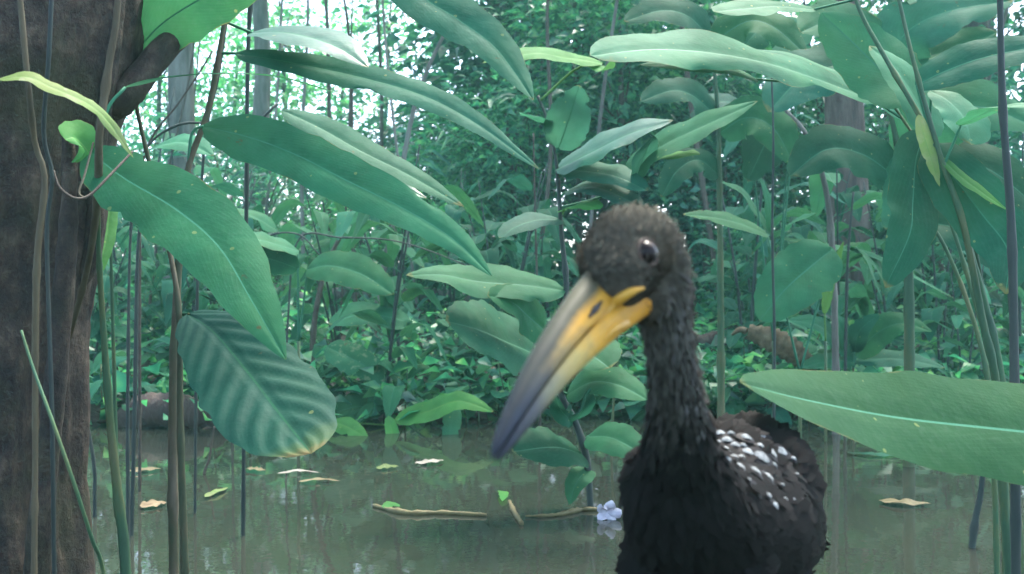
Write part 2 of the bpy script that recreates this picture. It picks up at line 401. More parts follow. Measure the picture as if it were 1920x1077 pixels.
def trunk_mesh(mb, base, top, r0, r1, g, wob=.12, nseg=10, n=24, limbs=None, rl=.35):
    base = np.array(base, float); top = np.array(top, float); H = np.linalg.norm(top - base)
    k = 6; pts = [base + (top - base) * i / k + np.array([*(g.normal(size=2) * wob * (0 < i) * (i < k + 1) * r0 * 3), 0]) for i in range(k + 1)]
    tube(mb, pts, [r0 * 1.35, r0, r0 * .92, r0 * .8, (r0 + r1) / 2, r1], nseg, n=n, wob=.02)
    for lp in (limbs if limbs is not None else []):
        a = pts[-2] if g.uniform() < .5 else pts[-3]; b_ = np.array(lp)
        tube(mb, [a, a * .5 + b_ * .5 + np.array([0, 0, .06 * H * .3]), b_], [r1 * 1.1, r1 * .6, r1 * .2], 5, n=7)

crowns = [crown_mesh(11, 1500, .95, 1.15, .115), crown_mesh(12, 1200, .75, 1.3, .15, wid=.30), crown_mesh(13, 2000, 1.1, .9, .085, wid=.30), crown_mesh(14, 1300, .8, 1.0, .20, wid=.16),
          crown_mesh(15, 1300, .85, 1.1, .10, clump=10)]
FM = ['fol_dark', 'fol_mid', 'fol_dark', 'fol_light']
crown_by_mat = {}
def crown_data(ci, mat):
    if (ci, mat) not in crown_by_mat:
        d = crowns[ci][0].copy(); d.materials.clear(); d.materials.append(MAT[mat]); crown_by_mat[(ci, mat)] = d
    return crown_by_mat[(ci, mat)]

def tree(name, x, y, zc, s, ci, mat, r, label, group, lean=(0, 0), bark='twig', sz=1.0, cat='tree'):
    g = np.random.default_rng(int(abs(x * 131 + y * 977)) + ci)
    z0 = gz(x, y); root = empty(name, (x, y, z0), label, cat, group)
    cx, cy = x + lean[0], y + lean[1]
    tw = crowns[ci][1]; lim = [(cx + t[0] * s, cy + t[1] * s, zc + t[2] * s * sz) for t in tw[g.choice(len(tw), 9, replace=False)]]
    mb = MB(); trunk_mesh(mb, (x, y, z0 - .08), (cx, cy, zc + .55 * s), r, r * .35, g, limbs=lim, nseg=8, n=20)
    mb.build('trunk', MAT[bark], root)
    o = bpy.data.objects.new('crown', crown_data(ci, mat)); COL.objects.link(o); o.parent = root
    o.location = (cx - x, cy - y, zc - z0); o.scale = (s, s, s * sz); o.rotation_euler = (0, 0, g.uniform(0, 6.28))
    return root

g = np.random.default_rng(5)
def wx(px, d): return (px - 960) / FPX * d
def wz(py, d): return CAM_H - (py - 538.5) / FPX * d

def near_what(px):
    for lim, nm in ((420, 'the cane clump'), (760, 'the arching leaves'), (1080, 'the dark stemmed shrub'), (1350, 'the bird'), (1650, 'the torn pointed leaf')):
        if px < lim: return nm
    return 'the reed clump'
# bigger trunks one can pick out: px, width px, distance, bark
for px, wpx, d, lean, bark, lab, cz in (
    (332, 52, 6.2, .10, 'trunk_grey', 'pale grey streaked trunk standing behind the long arching leaf', 4.6),
    (492, 34, 9.0, -.1, 'trunk_grey', 'slim grey trunk beside the brightest sky gaps', 5.2),
    (1604, 74, 5.4, -.25, 'trunk_brown', 'reddish brown trunk behind the right stems of the leafy shrub', 4.8),
    (905, 30, 10.5, .3, 'trunk_brown', 'thin dark straight trunk deep in the wood', 5.6),
    (1190, 46, 9.5, -.2, 'trunk_brown', 'dark trunk hidden behind the broad leaves over the bird', 5.5),
    (1850, 70, 7.5, .2, 'trunk_brown', 'dark trunk behind the tall reed like stems', 5.0)):
    lab = lab.replace(' right', '')
    x = wx(px, d); r = wpx / 2 / FPX * d
    tree('forest_tree', x, d, cz, 1.6, int(g.integers(0, 3)), 'fol_dark', r, lab, None, (lean, .2), bark)

# understory saplings: px, py of the crown centre, distance, scale, crown kind, leaf
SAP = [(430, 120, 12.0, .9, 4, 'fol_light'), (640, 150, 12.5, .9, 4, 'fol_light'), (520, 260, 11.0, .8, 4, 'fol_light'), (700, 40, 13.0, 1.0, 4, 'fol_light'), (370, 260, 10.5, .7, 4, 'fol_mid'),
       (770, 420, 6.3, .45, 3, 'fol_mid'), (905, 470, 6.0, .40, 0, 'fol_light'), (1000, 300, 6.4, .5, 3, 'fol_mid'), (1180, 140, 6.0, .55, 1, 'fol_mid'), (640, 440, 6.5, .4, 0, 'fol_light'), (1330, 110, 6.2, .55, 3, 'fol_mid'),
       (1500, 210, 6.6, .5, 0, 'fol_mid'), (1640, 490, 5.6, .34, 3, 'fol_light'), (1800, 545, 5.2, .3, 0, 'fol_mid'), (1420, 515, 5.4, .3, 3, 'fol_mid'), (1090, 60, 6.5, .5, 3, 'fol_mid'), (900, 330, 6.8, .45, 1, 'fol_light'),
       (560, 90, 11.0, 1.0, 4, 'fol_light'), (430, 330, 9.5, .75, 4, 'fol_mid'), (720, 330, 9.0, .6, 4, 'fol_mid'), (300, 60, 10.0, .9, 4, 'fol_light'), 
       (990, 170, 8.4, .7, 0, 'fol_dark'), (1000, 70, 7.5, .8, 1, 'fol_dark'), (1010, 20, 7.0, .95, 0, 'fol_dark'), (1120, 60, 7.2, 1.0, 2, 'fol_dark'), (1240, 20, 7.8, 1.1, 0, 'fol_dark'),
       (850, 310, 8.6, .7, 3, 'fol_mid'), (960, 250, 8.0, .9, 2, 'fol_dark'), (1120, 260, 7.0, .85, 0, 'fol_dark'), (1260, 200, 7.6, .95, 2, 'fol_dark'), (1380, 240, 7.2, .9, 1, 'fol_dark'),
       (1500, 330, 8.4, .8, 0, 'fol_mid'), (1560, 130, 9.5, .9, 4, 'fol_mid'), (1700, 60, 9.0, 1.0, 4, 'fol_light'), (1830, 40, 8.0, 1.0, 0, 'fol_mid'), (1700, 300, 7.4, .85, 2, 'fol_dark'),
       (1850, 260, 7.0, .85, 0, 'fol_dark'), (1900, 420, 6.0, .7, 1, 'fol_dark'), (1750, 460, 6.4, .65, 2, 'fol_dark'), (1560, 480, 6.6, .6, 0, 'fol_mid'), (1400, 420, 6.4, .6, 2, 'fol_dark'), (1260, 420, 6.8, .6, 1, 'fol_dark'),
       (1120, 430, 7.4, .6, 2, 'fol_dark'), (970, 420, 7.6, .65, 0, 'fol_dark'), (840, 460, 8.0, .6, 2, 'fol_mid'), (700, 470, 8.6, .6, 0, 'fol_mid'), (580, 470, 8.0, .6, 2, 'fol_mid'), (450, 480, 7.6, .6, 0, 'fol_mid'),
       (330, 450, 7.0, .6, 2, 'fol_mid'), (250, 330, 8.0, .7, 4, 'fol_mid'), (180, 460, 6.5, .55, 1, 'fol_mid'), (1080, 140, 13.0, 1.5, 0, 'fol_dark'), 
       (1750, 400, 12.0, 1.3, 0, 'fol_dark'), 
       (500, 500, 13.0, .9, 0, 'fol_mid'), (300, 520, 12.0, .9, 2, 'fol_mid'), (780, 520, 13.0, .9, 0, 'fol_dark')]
LB = {'fol_dark': 'dark leaved sapling in the shaded wood', 'fol_mid': 'mid green slender sapling in the wood behind the bank', 'fol_light': 'pale backlit sapling against the bright sky gaps'}
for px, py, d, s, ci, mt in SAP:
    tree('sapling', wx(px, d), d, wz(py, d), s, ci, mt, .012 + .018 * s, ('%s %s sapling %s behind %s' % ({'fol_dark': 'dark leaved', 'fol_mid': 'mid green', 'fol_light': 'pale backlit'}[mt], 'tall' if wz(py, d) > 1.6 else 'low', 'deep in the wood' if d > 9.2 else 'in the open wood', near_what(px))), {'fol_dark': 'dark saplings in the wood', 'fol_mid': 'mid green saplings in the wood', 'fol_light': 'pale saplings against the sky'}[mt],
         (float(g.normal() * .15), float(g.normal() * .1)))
# tall crowns over the pool edge that shade the wood (their lower boughs fill the top of the view)
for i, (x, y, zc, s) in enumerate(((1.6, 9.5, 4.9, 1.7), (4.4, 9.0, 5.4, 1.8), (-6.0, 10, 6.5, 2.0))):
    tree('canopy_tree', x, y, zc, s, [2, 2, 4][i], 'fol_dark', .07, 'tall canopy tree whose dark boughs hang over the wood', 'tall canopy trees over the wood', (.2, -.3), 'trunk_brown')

# thin bare stems and hanging lianas in the gaps
for i in range(26):
    px = g.uniform(260, 1900); d = g.uniform(4.6, 9); x = wx(px, d); mb = MB(); z0 = gz(x, d)
    h = g.uniform(1.6, 3.6); ln = g.normal() * .25; r = g.uniform(.005, .016)
    tube(mb, [(x, d, z0 - .05), (x + ln * .3 + g.normal() * .04, d, z0 + h * .35), (x + ln * .6 + g.normal() * .05, d, z0 + h * .7), (x + ln, d, z0 + h)], [r, r * .9, r * .7, r * .4], 6, n=18)
    root = empty('bare_sapling', (x, d, z0), 'thin bare %s sapling stem %s behind %s' % ('brown' if i % 3 else 'grey', 'leaning' if abs(ln) > .2 else 'standing', near_what(px)), 'sapling', 'bare stems in the wood')
    mb.build('stem', MAT['twig' if i % 3 else 'trunk_grey'], root)

# feather palms with strap leaflets
def frond(mb, base, tip, sag, L, nl, wl, g):
    base = np.array(base); tip = np.array(tip); mid = (base + tip) / 2 + np.array([0, 0, sag])
    c = spline([base, mid, tip], 24); tube(mb, [base, mid, tip], [.008, .005, .002], 5, n=14, m=1)
    T = nrm(np.gradient(c, axis=0)); cen = []; dr = []; ln = []
    for i in np.linspace(3, 23, nl).astype(int):
        S = nrm(np.cross(T[i], [0, 0, 1.]))
        for s in (-1, 1):
            cen.append(c[i]); dr.append(S * s + T[i] * .75 + np.array([0, 0, g.uniform(-.15, .3)])); ln.append(L * math.sin(math.pi * (.12 + .8 * i / 24)) * g.uniform(.85, 1.1))
    ln = np.array(ln); leaf_cloud(mb, np.array(cen), np.array(dr), ln, np.full(len(ln), wl), g, 0, droop=.35)
for i, (px, d, h, nf) in enumerate(((640, 7.4, 1.1, 8), (770, 6.4, .95, 8), (860, 7.8, 1.3, 8), (1010, 6.6, 1.2, 7), (1340, 6.2, 1.15, 8), (560, 8.6, 1.2, 8), (1690, 6.2, 1.0, 7), (270, 7.2, 1.1, 7), (450, 6.4, .9, 7))):
    x = wx(px, d); z0 = gz(x, d); root = empty('understory_palm', (x, d, z0), 'small %s feather palm with strap leaflets %s behind %s' % ('mid green' if i % 2 else 'dark', 'deep' if d > 7 else 'close', near_what(px)), 'palm', 'small palms in the understory')
    for k in range(nf):
        a = 6.28 * k / nf + g.uniform(-.3, .3); rr = g.uniform(.55, .95); mb = MB()
        frond(mb, (x, d, z0 + .1), (x + math.cos(a) * rr, d + math.sin(a) * rr, z0 + h * g.uniform(.55, 1.0)), h * .45, .34, 15, .012, g)
        mb.build('frond', [MAT['fol_mid' if i % 2 else 'fol_dark'], MAT['cane_green']], root)
    mb = MB(); tube(mb, [(x, d, z0 - .05), (x, d, z0 + .2)], [.03, .02], 7, n=6); mb.build('stem', MAT['twig'], root)

# leaf litter, ground cover
n = 5200; x = g.uniform(-4.5, 4.5, n); y = shore(x) + .02 + 5.5 * g.uniform(size=n) ** 1.6; z = ground_z(x, y) + .006
a = g.uniform(0, 6.28, n); ln = g.uniform(.03, .10, n); mb = MB()
leaf_cloud(mb, np.stack([x, y, z], 1), np.stack([np.cos(a), np.sin(a), g.normal(size=n) * .18 + .1], 1), ln, ln * g.uniform(.18, .34, n), g, 0, droop=-.05)
o = mb.build('leaf_litter', MAT['litter'], loc=(0, 0, 0), smooth=False); tag(o, 'brown fallen leaves scattered over the bank', 'leaf litter', kind='stuff')
n = 30000; k = 2500; cx = g.uniform(-5, 5, k); cy = shore(cx) - .12 + 5.5 * g.uniform(size=k) ** 1.5; ch = g.uniform(.03, .22, k)
i = np.repeat(np.arange(k), n // k); x = cx[i] + g.normal(size=n) * .07; y = cy[i] + g.normal(size=n) * .07; z = np.maximum(ground_z(x, y), 0.0) + ch[i] * g.uniform(.25, 1, n)
a = g.uniform(0, 6.28, n); ln = g.uniform(.03, .10, n); mb = MB()
leaf_cloud(mb, np.stack([x, y, z], 1), np.stack([np.cos(a), np.sin(a), g.normal(size=n) * .3], 1), ln, ln * g.uniform(.28, .42, n), g, (g.integers(0, 3, n).repeat(4)).tolist(), droop=.2)
o = mb.build('undergrowth', [MAT['fol_dark'], MAT['fol_mid'], MAT['fol_light']], loc=(0, 0, 0)); tag(o, 'low leafy ground cover spread over the bank', 'undergrowth', kind='stuff')

# seedlings on the bank: a few built, then copied
def seedling(kind, seed):
    g = np.random.default_rng(seed); root = empty('bank_seedling', (0, 0, 0)); h = g.uniform(.10, .22)
    mb = MB(); tube(mb, [(0, 0, -.03), (g.normal() * .01, 0, h * .5), (g.normal() * .02, g.normal() * .02, h)], [.003, .0025, .0015], 6, n=8)
    mb.build('stem', MAT['cane_green'], root)
    nl = int(g.integers(5, 9))
    for k in range(nl):
        a = k * 2.4 + g.uniform(-.3, .3); hh = h * (.35 + .65 * k / nl); L = g.uniform(.09, .17) * (1.2 - .4 * k / nl)
        dv = np.array([math.cos(a), math.sin(a), 0]); b0 = np.array([0, 0, hh])
        mid = [b0 + dv * .02 + [0, 0, .01], b0 + dv * (L * .5) + [0, 0, .035], b0 + dv * L + [0, 0, g.uniform(-.03, .03)]]
        mb = MB(); blade(mb, mid, L * g.uniform(.17, .26), (0, 0, 1), ['lance', 'ovate'][kind % 2], nu=12, seed=seed * 9 + k, pleat=.02 * (kind % 2), fold=.25)
        tube(mb, [b0, mid[0] + (mid[1] - mid[0]) * .05], [.0016, .0014], 5, n=4, m=1)
        mb.build('leaf', [MAT[['mid', 'dark', 'pale', 'bluish', 'mid'][kind % 5]], MAT['rib_g']], root)
    return root
SL = {0: 'seedling with lance shaped green leaves on the bank', 1: 'seedling with dark oval leaves on the bank', 2: 'seedling with pale lance shaped leaves on the bank',
      3: 'seedling with bluish oval leaves on the bank', 4: 'bushy seedling with many narrow green leaves on the bank'}
for kind in range(5):
    p = seedling(kind, 40 + kind); first = True
    tag(p, SL[kind], 'seedling', 'seedlings of one kind on the bank %s' % ['with lance leaves', 'with dark leaves', 'with pale leaves', 'with bluish leaves', 'with narrow leaves'][kind])
    for j in range(24):
        d = 3.2 + 2.6 * g.uniform() ** 1.6; px = g.uniform(120, 1900); x = wx(px, d)
        y = max(d, float(shore(x)) - .10); o = p if first else copy_tree(p); first = False
        o['label'] = SL[kind].replace('shaped ', '').replace('many ', '').replace('on the bank', 'on the %s bank behind %s' % ('lower' if y < 3.9 else 'upper', near_what(px)))
        o.location = (x, y, gz(x, y)); s = g.uniform(.7, 1.35); o.scale = (s, s, s); o.rotation_euler = (g.normal() * .1, g.normal() * .1, g.uniform(0, 6.28))

# understory shrubs with hand-sized leaves on the bank
def shrub(kind, seed):
    g = np.random.default_rng(seed); root = empty('understory_shrub', (0, 0, 0)); H = g.uniform(.55, .95)
    nst = int(g.integers(2, 4))
    for s_ in range(nst):
        a0 = g.uniform(0, 6.28); lx, ly = math.cos(a0) * .16, math.sin(a0) * .16; h = H * g.uniform(.7, 1.1)
        pts = [np.array([0, 0, -.04]), np.array([lx * .4, ly * .4, h * .5]), np.array([lx, ly, h])]
        mb = MB(); tube(mb, pts, [.006, .0045, .002], 6, n=14); mb.build('stem', MAT['dark_stem'], root)
        c = spline(pts, 20)
        for k in range(int(g.integers(6, 10))):
            b0 = c[min(19, 5 + int(14 * (k + 1) / 9))]; a = a0 + k * 2.3 + g.uniform(-.4, .4); L = g.uniform(.13, .24); dv = np.array([math.cos(a), math.sin(a), 0])
            mid = [b0 + dv * .03 + [0, 0, .015], b0 + dv * (.03 + L * .5) + [0, 0, .05], b0 + dv * (.03 + L) + [0, 0, g.uniform(-.09, .03)]]
            mb = MB(); blade(mb, mid, L * g.uniform(.14, .22), (0, -.25, 1), ['lance', 'ovate', 'lance'][kind % 3], nu=14, seed=seed * 31 + k + 7 * s_, fold=.22, bites=1, wave=.09)
            tube(mb, [b0, mid[0] + (mid[1] - mid[0]) * .05], [.0022, .0016], 5, n=4, m=1)
            mb.build('leaf', [MAT[['mid', 'pale', 'bluish', 'dark'][kind % 4]], MAT['rib_g']], root)
    return root
for kind in range(4):
    p = shrub(kind, 70 + kind); first = True; cn = ['mid green', 'pale green', 'bluish green', 'dark green'][kind]
    tag(p, cn, 'shrub', '%s understory shrubs' % cn)
    for j in range(12):
        d = g.uniform(3.4, 5.8); px = [g.uniform(130, 1060), g.uniform(1330, 1910)][int(g.uniform() < .45)]; x = wx(px, d)
        o = p if first else copy_tree(p); first = False
        o['label'] = 'understory shrub with %s leaves on the %s bank behind %s' % (cn, 'lower' if d < 4.6 else 'upper', near_what(px))
        o.location = (x, d, gz(x, d)); s = g.uniform(.75, 1.25); o.scale = (s, s, s); o.rotation_euler = (0, 0, g.uniform(0, 6.28))

# ------------------------------------------------------------------ near trunk with climbing vines
def near_tree():
    d = 1.22; root = empty('near_tree', at(-40, 538, d), 'thick dark mossy tree trunk hung with thin vines at the pool edge', 'tree')
    root.location.z = BED
    prof = [(-6000, -40, 260), (-900, -30, 268), (-250, -24, 266), (0, -22, 264), (130, -24, 256), (250, -28, 224), (400, -32, 208), (600, -36, 176), (900, -36, 168), (1077, -32, 178), (1300, -30, 205), (1620, -30, 260)]
    py = np.array([p[0] for p in prof][::-1], float); cx = np.array([p[1] for p in prof][::-1], float); rr = np.array([p[2] for p in prof][::-1], float)
    nz, nth = 420, 190
    yy = np.concatenate([np.linspace(1620, -300, 380), np.linspace(-310, -6000, 40)]); P = []
    th = np.linspace(0, 2 * math.pi, nth, endpoint=False)
    for q in yy:
        c = np.interp(q, py[::-1], cx[::-1]); r = np.interp(q, py[::-1], rr[::-1]); z = CAM_H - (q - 538.5) / FPX * d
        for a in th:
            fl = .05 * math.sin(3 * a + z * 2) + .035 * math.sin(7 * a + 1.5 * math.sin(z * 3)) + .02 * math.sin(13 * a - z * 4)
            nn = mnoise.fractal(Vector((math.cos(a) * 2.2, math.sin(a) * 2.2, z * 2.5)), .9, 2.1, 4) * .05
            fine = mnoise.fractal(Vector((math.cos(a) * 11, math.sin(a) * 11, z * 14)), .8, 2.0, 4) * .022
            rad = r / FPX * d * (1 + fl + nn + fine)
            P.append(((c - 960) / FPX * d + math.cos(a) * rad, d + math.sin(a) * rad, z))
    f = [(i * nth + j, i * nth + (j + 1) % nth, (i + 1) * nth + (j + 1) % nth, (i + 1) * nth + j) for i in range(len(yy) - 1) for j in range(nth)]
    mb = MB(); mb.add(P, f); mb.build('trunk', MAT['bark'], root)
    def limb(pts, rads):
        mb = MB(); c = tube(mb, pts, rads, 14, n=40, wob=.05); mb.build('limb', MAT['bark'], root)
    limb([at(150, 215, 1.25), at(225, 185, 1.22), at(268, 138, 1.23), at(318, 82, 1.25), at(372, 38, 1.29), at(470, -90, 1.36), at(480, -400, 1.45)], [.024, .017, .0125, .010, .009, .008, .006])
    limb([at(190, 215, 1.22), at(240, 190, 1.22), at(262, 178, 1.23), at(270, 168, 1.24)], [.016, .012, .009, .004])
    limb([at(120, 560, 1.22), at(165, 500, 1.21), at(178, 400, 1.2), at(175, 300, 1.2), at(200, 160, 1.19), at(215, 0, 1.19), at(225, -120, 1.19)], [.010, .010, .011, .011, .010, .012, .012])
    limb([at(60, 1260, 1.18), at(75, 1000, 1.12), at(100, 760, 1.105), at(118, 560, 1.10), at(130, 380, 1.09), at(128, 250, 1.09)], [.018, .014, .012, .011, .010, .006])
    mb = MB(); x, y = wx(-30, d), d
    o = bpy.data.objects.new('crown', crown_data(2, 'fol_dark')); COL.objects.link(o); o.parent = root
    o.location = (-.3, .2, 4.3); o.scale = (1.5, 1.5, 1.0)
    return root
near_tree()

def vine(pts, rads, mat, label, name='climbing_vine', knots=0, cat='vine', n=60):
    p = [at(*q) for q in pts]; root = empty(name, (p[0].x, p[0].y, p[0].z), label, cat)
    mb = MB(); tube(mb, p, rads, 8, n=n, knots=knots, wob=.03); mb.build('stem', MAT[mat], root); return root
vine([(62, 1260, .99), (66, 860, .99), (66, 660, .985), (70, 480, .975), (84, 335, .97), (66, 270, .965), (52, 150, .94), (38, 0, .935), (30, -90, .935)], [.0030, .0030, .0028, .0030, .0034, .0026, .0026, .0028], 'vine', 'yellowish jointed vine climbing the mossy trunk', knots=9)
vine([(104, 1250, 1.03), (98, 800, 1.0), (92, 600, .995), (88, 430, .99), (98, 330, .985), (82, 250, .975), (92, 100, .955), (100, -90, .955)], [.0022, .0022, .002, .0022], 'dark_stem', 'thin dark vine beside the yellowish vine on the trunk')
vine([(110, 700, 1.22), (160, 520, 1.14), (182, 380, 1.09), (186, 258, 1.04), (196, 180, 1.04), (206, 110, 1.04), (218, 40, 1.04), (226, -80, 1.04)], [.003, .0034, .0042, .004, .003], 'vine', 'pale dead climbing stem on the edge of the trunk', knots=4)
vine([(40, 620, .93), (62, 690, .92), (102, 800, .9), (140, 910, .9), (172, 1010, .92), (196, 1090, .95), (230, 1390, 1.0)], [.0012, .0016, .0018, .0020, .0022], 'cane_green', 'thin green stem slanting across the foot of the trunk', name='slanting_stem', cat='stem')
vine([(100, 320, .99), (112, 352, .985), (140, 372, .99), (168, 366, 1.0), (205, 330, 1.02), (248, 285, 1.05)], [.0012, .0014, .0012], 'twig', 'curled dry tendril looping from the trunk', name='tendril', cat='vine')
vine([(175, 268, 1.04), (158, 330, 1.02), (148, 362, 1.01), (162, 373, 1.01)], [.0010, .0012, .001], 'vine', 'short dry tendril hooked beside the loop on the trunk', name='tendril', cat='vine')

# ------------------------------------------------------------------ ginger shoots beside the trunk
def shoot(name, label, pts, rads, mat='cane', cat='plant', knots=6, group=None, bed=True):
    """stem given from the top down in photograph pixels + distance; it is carried on to the pool bed"""
    p = [at(*q) for q in pts]
    if bed:
        e = p[-1]; dz = (p[-1] - p[-2]); g = gz(e.x, e.y)
        if e.z > g:
            k = min(.25, max(-.25, dz.x / max(-dz.z, .01)))
            p.append(Vector((e.x + k * (e.z - g) * .5, e.y, g - .02)))
    root = empty(name, (p[-1].x, p[-1].y, p[-1].z), label, cat, group)
    mb = MB(); tube(mb, p[::-1], rads[::-1], 10, n=max(40, 8 * len(p)), knots=knots, wob=.02); mb.build('stem', MAT[mat], root)
    return root

a = shoot('ginger_shoot', 'tall brown cane bearing long arching leaves and the pleated dark leaf with withered tip',
          [(440, -120, 1.42), (424, 20, 1.40), (392, 200, 1.36), (352, 320, 1.33), (336, 480, 1.30), (326, 700, 1.28), (324, 900, 1.28), (326, 1075, 1.28)], [.003, .0035, .004, .0048, .0058, .0062, .0064, .0064])
pleaf(a, [(378, 236), (470, 258), (560, 292), (650, 338), (760, 392), (850, 448), (922, 518)], (1.34, 1.15), 104, 'mid', (.10, -.90, .40), 'strap', pet=[(352, 318, 1.33), (360, 250, 1.34)], wave=.06, bites=2)
pleaf(a, [(352, 588), (400, 622), (462, 694), (522, 772), (584, 850)], (1.24, .98), 166, 'pleat', (.25, -.86, .44), 'blunt', pet=[(330, 590, 1.29)], pleat=.031, npleat=9, fold=.10, wave=.03, nu=64)
pleaf(a, [(440, 100), (540, 116), (680, 146), (800, 182), (900, 236), (1012, 318)], (1.38, 1.28), 60, 'bluish', (.1, -.75, .62), 'lance', pet=[(408, 100, 1.385)], bites=1, nu=40)
pleaf(a, [(470, 62), (530, 60), (590, 72), (640, 92), (690, 126)], (1.40, 1.28), 70, 'shiny', (.0, -.5, .86), 'lance', pet=[(420, 40, 1.40)])
b_ = shoot('ginger_shoot', 'second brown cane close beside the tall cane, bearing a broad leaf under the limb',
           [(252, 128, 1.30), (256, 200, 1.31), (290, 350, 1.30), (333, 560, 1.26), (338, 800, 1.24), (346, 1075, 1.24)], [.0022, .003, .0035, .0045, .005, .005])
pleaf(b_, [(246, 106), (300, 48), (366, 4), (440, -34), (540, -90)], (1.26, 1.18), 116, 'mid', (-.25, -.85, -.45), 'ovate', pet=[(254, 160, 1.305)])
c_ = shoot('ginger_shoot', 'olive green cane bearing the broad drooping leaf in front of the trunk',
           [(165, 285, 1.10), (182, 350, 1.12), (186, 490, 1.15), (204, 760, 1.17), (222, 940, 1.17), (236, 1075, 1.17)], [.002, .003, .0046, .0062, .0066, .0066], 'cane_green')
pleaf(c_, [(165, 280), (230, 332), (330, 392), (410, 462), (470, 560), (536, 674)], (1.10, .92), 142, 'mid', (.12, -.88, .46), 'lance', wave=.06, fold=.12, nu=40, bites=2)
pleaf(c_, [(168, 288), (152, 268), (138, 258), (122, 262)], (1.09, 1.06), 34, 'bright', (.3, -.8, .5), 'ovate')
pleaf(c_, [(232, 165), (300, 148), (420, 138), (540, 148), (650, 182)], (1.12, 1.25), 20, 'mid', (.0, -.18, .98), 'strap', pet=[(176, 330, 1.11), (200, 210, 1.11)])
d_ = shoot('ginger_shoot', 'thin green cane in the pool carrying a narrow yellow green upright leaf',
           [(206, 350, 1.55), (208, 480, 1.56), (214, 700, 1.57), (218, 860, 1.57), (226, 960, 1.57)], [.0016, .0026, .0034, .0036, .0036], 'cane_green')
pleaf(d_, [(208, 352), (203, 420), (192, 480), (166, 548)], (1.55, 1.45), 30, 'bright', (.35, -.9, .2), 'lance')
for nm, lab, pts, r, mt in (
    ('cane_stem', 'slim dark bare stem standing in the pool between the canes', [(268, 380, 1.8), (258, 480, 1.8), (254, 700, 1.8), (250, 880, 1.8), (248, 940, 1.8)], .0036, 'dark_stem'),
    ('cane_stem', 'thin crooked dark stem in the shallows next to the trunk', [(152, 560, 1.95), (146, 640, 1.95), (158, 760, 1.95), (176, 868, 1.95), (178, 950, 1.95)], .0034, 'dark_stem'),
    ('cane_stem', 'thin leaning stem behind the pleated leaf at the log', [(402, 800, 2.4), (392, 860, 2.4), (380, 905, 2.4)], .003, 'twig'),
    ('cane_stem', 'fine dark stalk crossing the bright gaps beside the arching leaf', [(436, -40, 1.9), (412, 130, 1.9), (385, 260, 1.92), (372, 480, 1.95), (368, 700, 1.97), (366, 930, 1.98)], .0028, 'dark_stem')):
    shoot(nm, lab, pts, [r * .7, r, r, r], mt, 'stem')
e_ = shoot('ginger_shoot', 'slender shoot with overlapping bluish blades above the arching leaf', [(520, 195, 1.75), (470, 236, 1.74), (400, 232, 1.74), (330, 236, 1.73), (268, 290, 1.72), (246, 420, 1.72), (240, 700, 1.72), (240, 985, 1.72)], [.002, .002, .0022, .003, .0034, .0036], 'dark_stem')
pleaf(e_, [(528, 206), (600, 240), (680, 285), (770, 330), (870, 388)], (1.75, 1.7), 56, 'bluish', (.0, -.55, .8), 'lance')
pleaf(e_, [(556, 250), (620, 275), (690, 300), (760, 352), (800, 372)], (1.76, 1.74), 40, 'shiny', (.0, -.6, .75), 'lance')
pleaf(e_, [(268, 288), (310, 270), (350, 268), (400, 292)], (1.72, 1.65), 40, 'pale', (.1, -.5, .8), 'lance')
f_ = shoot('trailing_plant', 'narrow yellowing leaf with a withered middle lying across the trunk', [(0, 150, .86), (-60, 200, .86), (-110, 500, .86), (-120, 900, .86), (-120, 1200, .88)], [.0016, .002, .0024, .0026], 'cane_green')
pleaf(f_, [(-6, 150), (50, 144), (92, 162), (140, 182), (176, 202), (206, 232), (250, 296)], (.86, .90), 20, 'yellow', (.1, -.55, .83), 'strap', bites=5, rough=.10)

# leaf hanging in from above, on a tall shoot that stands behind the bill
h_ = shoot('ginger_shoot', 'tall shoot with a broad blade hanging from above over the wood', [(700, -160, 1.52), (640, -330, 1.55), (520, -300, 1.6), (470, 0, 1.75), (462, 400, 1.78), (458, 700, 1.78), (456, 975, 1.8)], [.002, .003, .0036, .0034, .0034, .0036], 'dark_stem')
pleaf(h_, [(700, -150), (780, -20), (850, 30), (920, 80), (965, 135), (1000, 188)], (1.52, 1.40), 108, 'bluish', (.25, -.90, .35), 'strap', wave=.04)

# ------------------------------------------------------------------ leafy shrub in the middle of the pool
DS = 2.05
s_ = shoot('leafy_shrub', 'upright leafy shrub with a dark stem rising from the pool behind the bill',
           [(1008, 180, DS), (1024, 220, DS), (1040, 285, DS), (1048, 360, DS), (1053, 440, DS), (1062, 540, DS), (1056, 640, DS), (1050, 730, DS), (1078, 790, DS), (1098, 850, DS), (1106, 930, DS)], [.0024, .003, .004, .005, .006, .0062, .0064, .0066, .0066, .0064], 'dark_stem', 'shrub')
S = lambda pts, w, mat='mid', n=VIEWN, prof='ovate', d=(DS, DS - .1), pet=None, **k: pleaf(s_, pts, d, w, mat, n, prof, pet=pet, petr=.0022, **k)
S([(1047, 280), (1066, 225), (1086, 160)], 84, 'shiny', (.15, -.85, .45), 'ovate', pet=[(1041, 288, DS)], bites=3)
S([(1042, 318), (1110, 284), (1180, 250), (1262, 226)], 52, 'shiny', (-.1, -.5, .85), 'lance', pet=[(1045, 330, DS)])
S([(1056, 318), (1110, 322), (1160, 332), (1215, 358)], 54, 'bluish', (.1, -.55, .8), 'ovate', pet=[(1046, 335, DS)])
S([(1172, 348), (1205, 300), (1250, 268), (1320, 235), (1420, 190)], 56, 'pale', (.0, -.55, .8), 'lance', pet=[(1050, 390, DS), (1120, 372, DS)])
S([(1195, 338), (1205, 300), (1226, 255)], 40, 'shiny', (.4, -.85, .3), 'lance', pet=[(1172, 348, DS)])
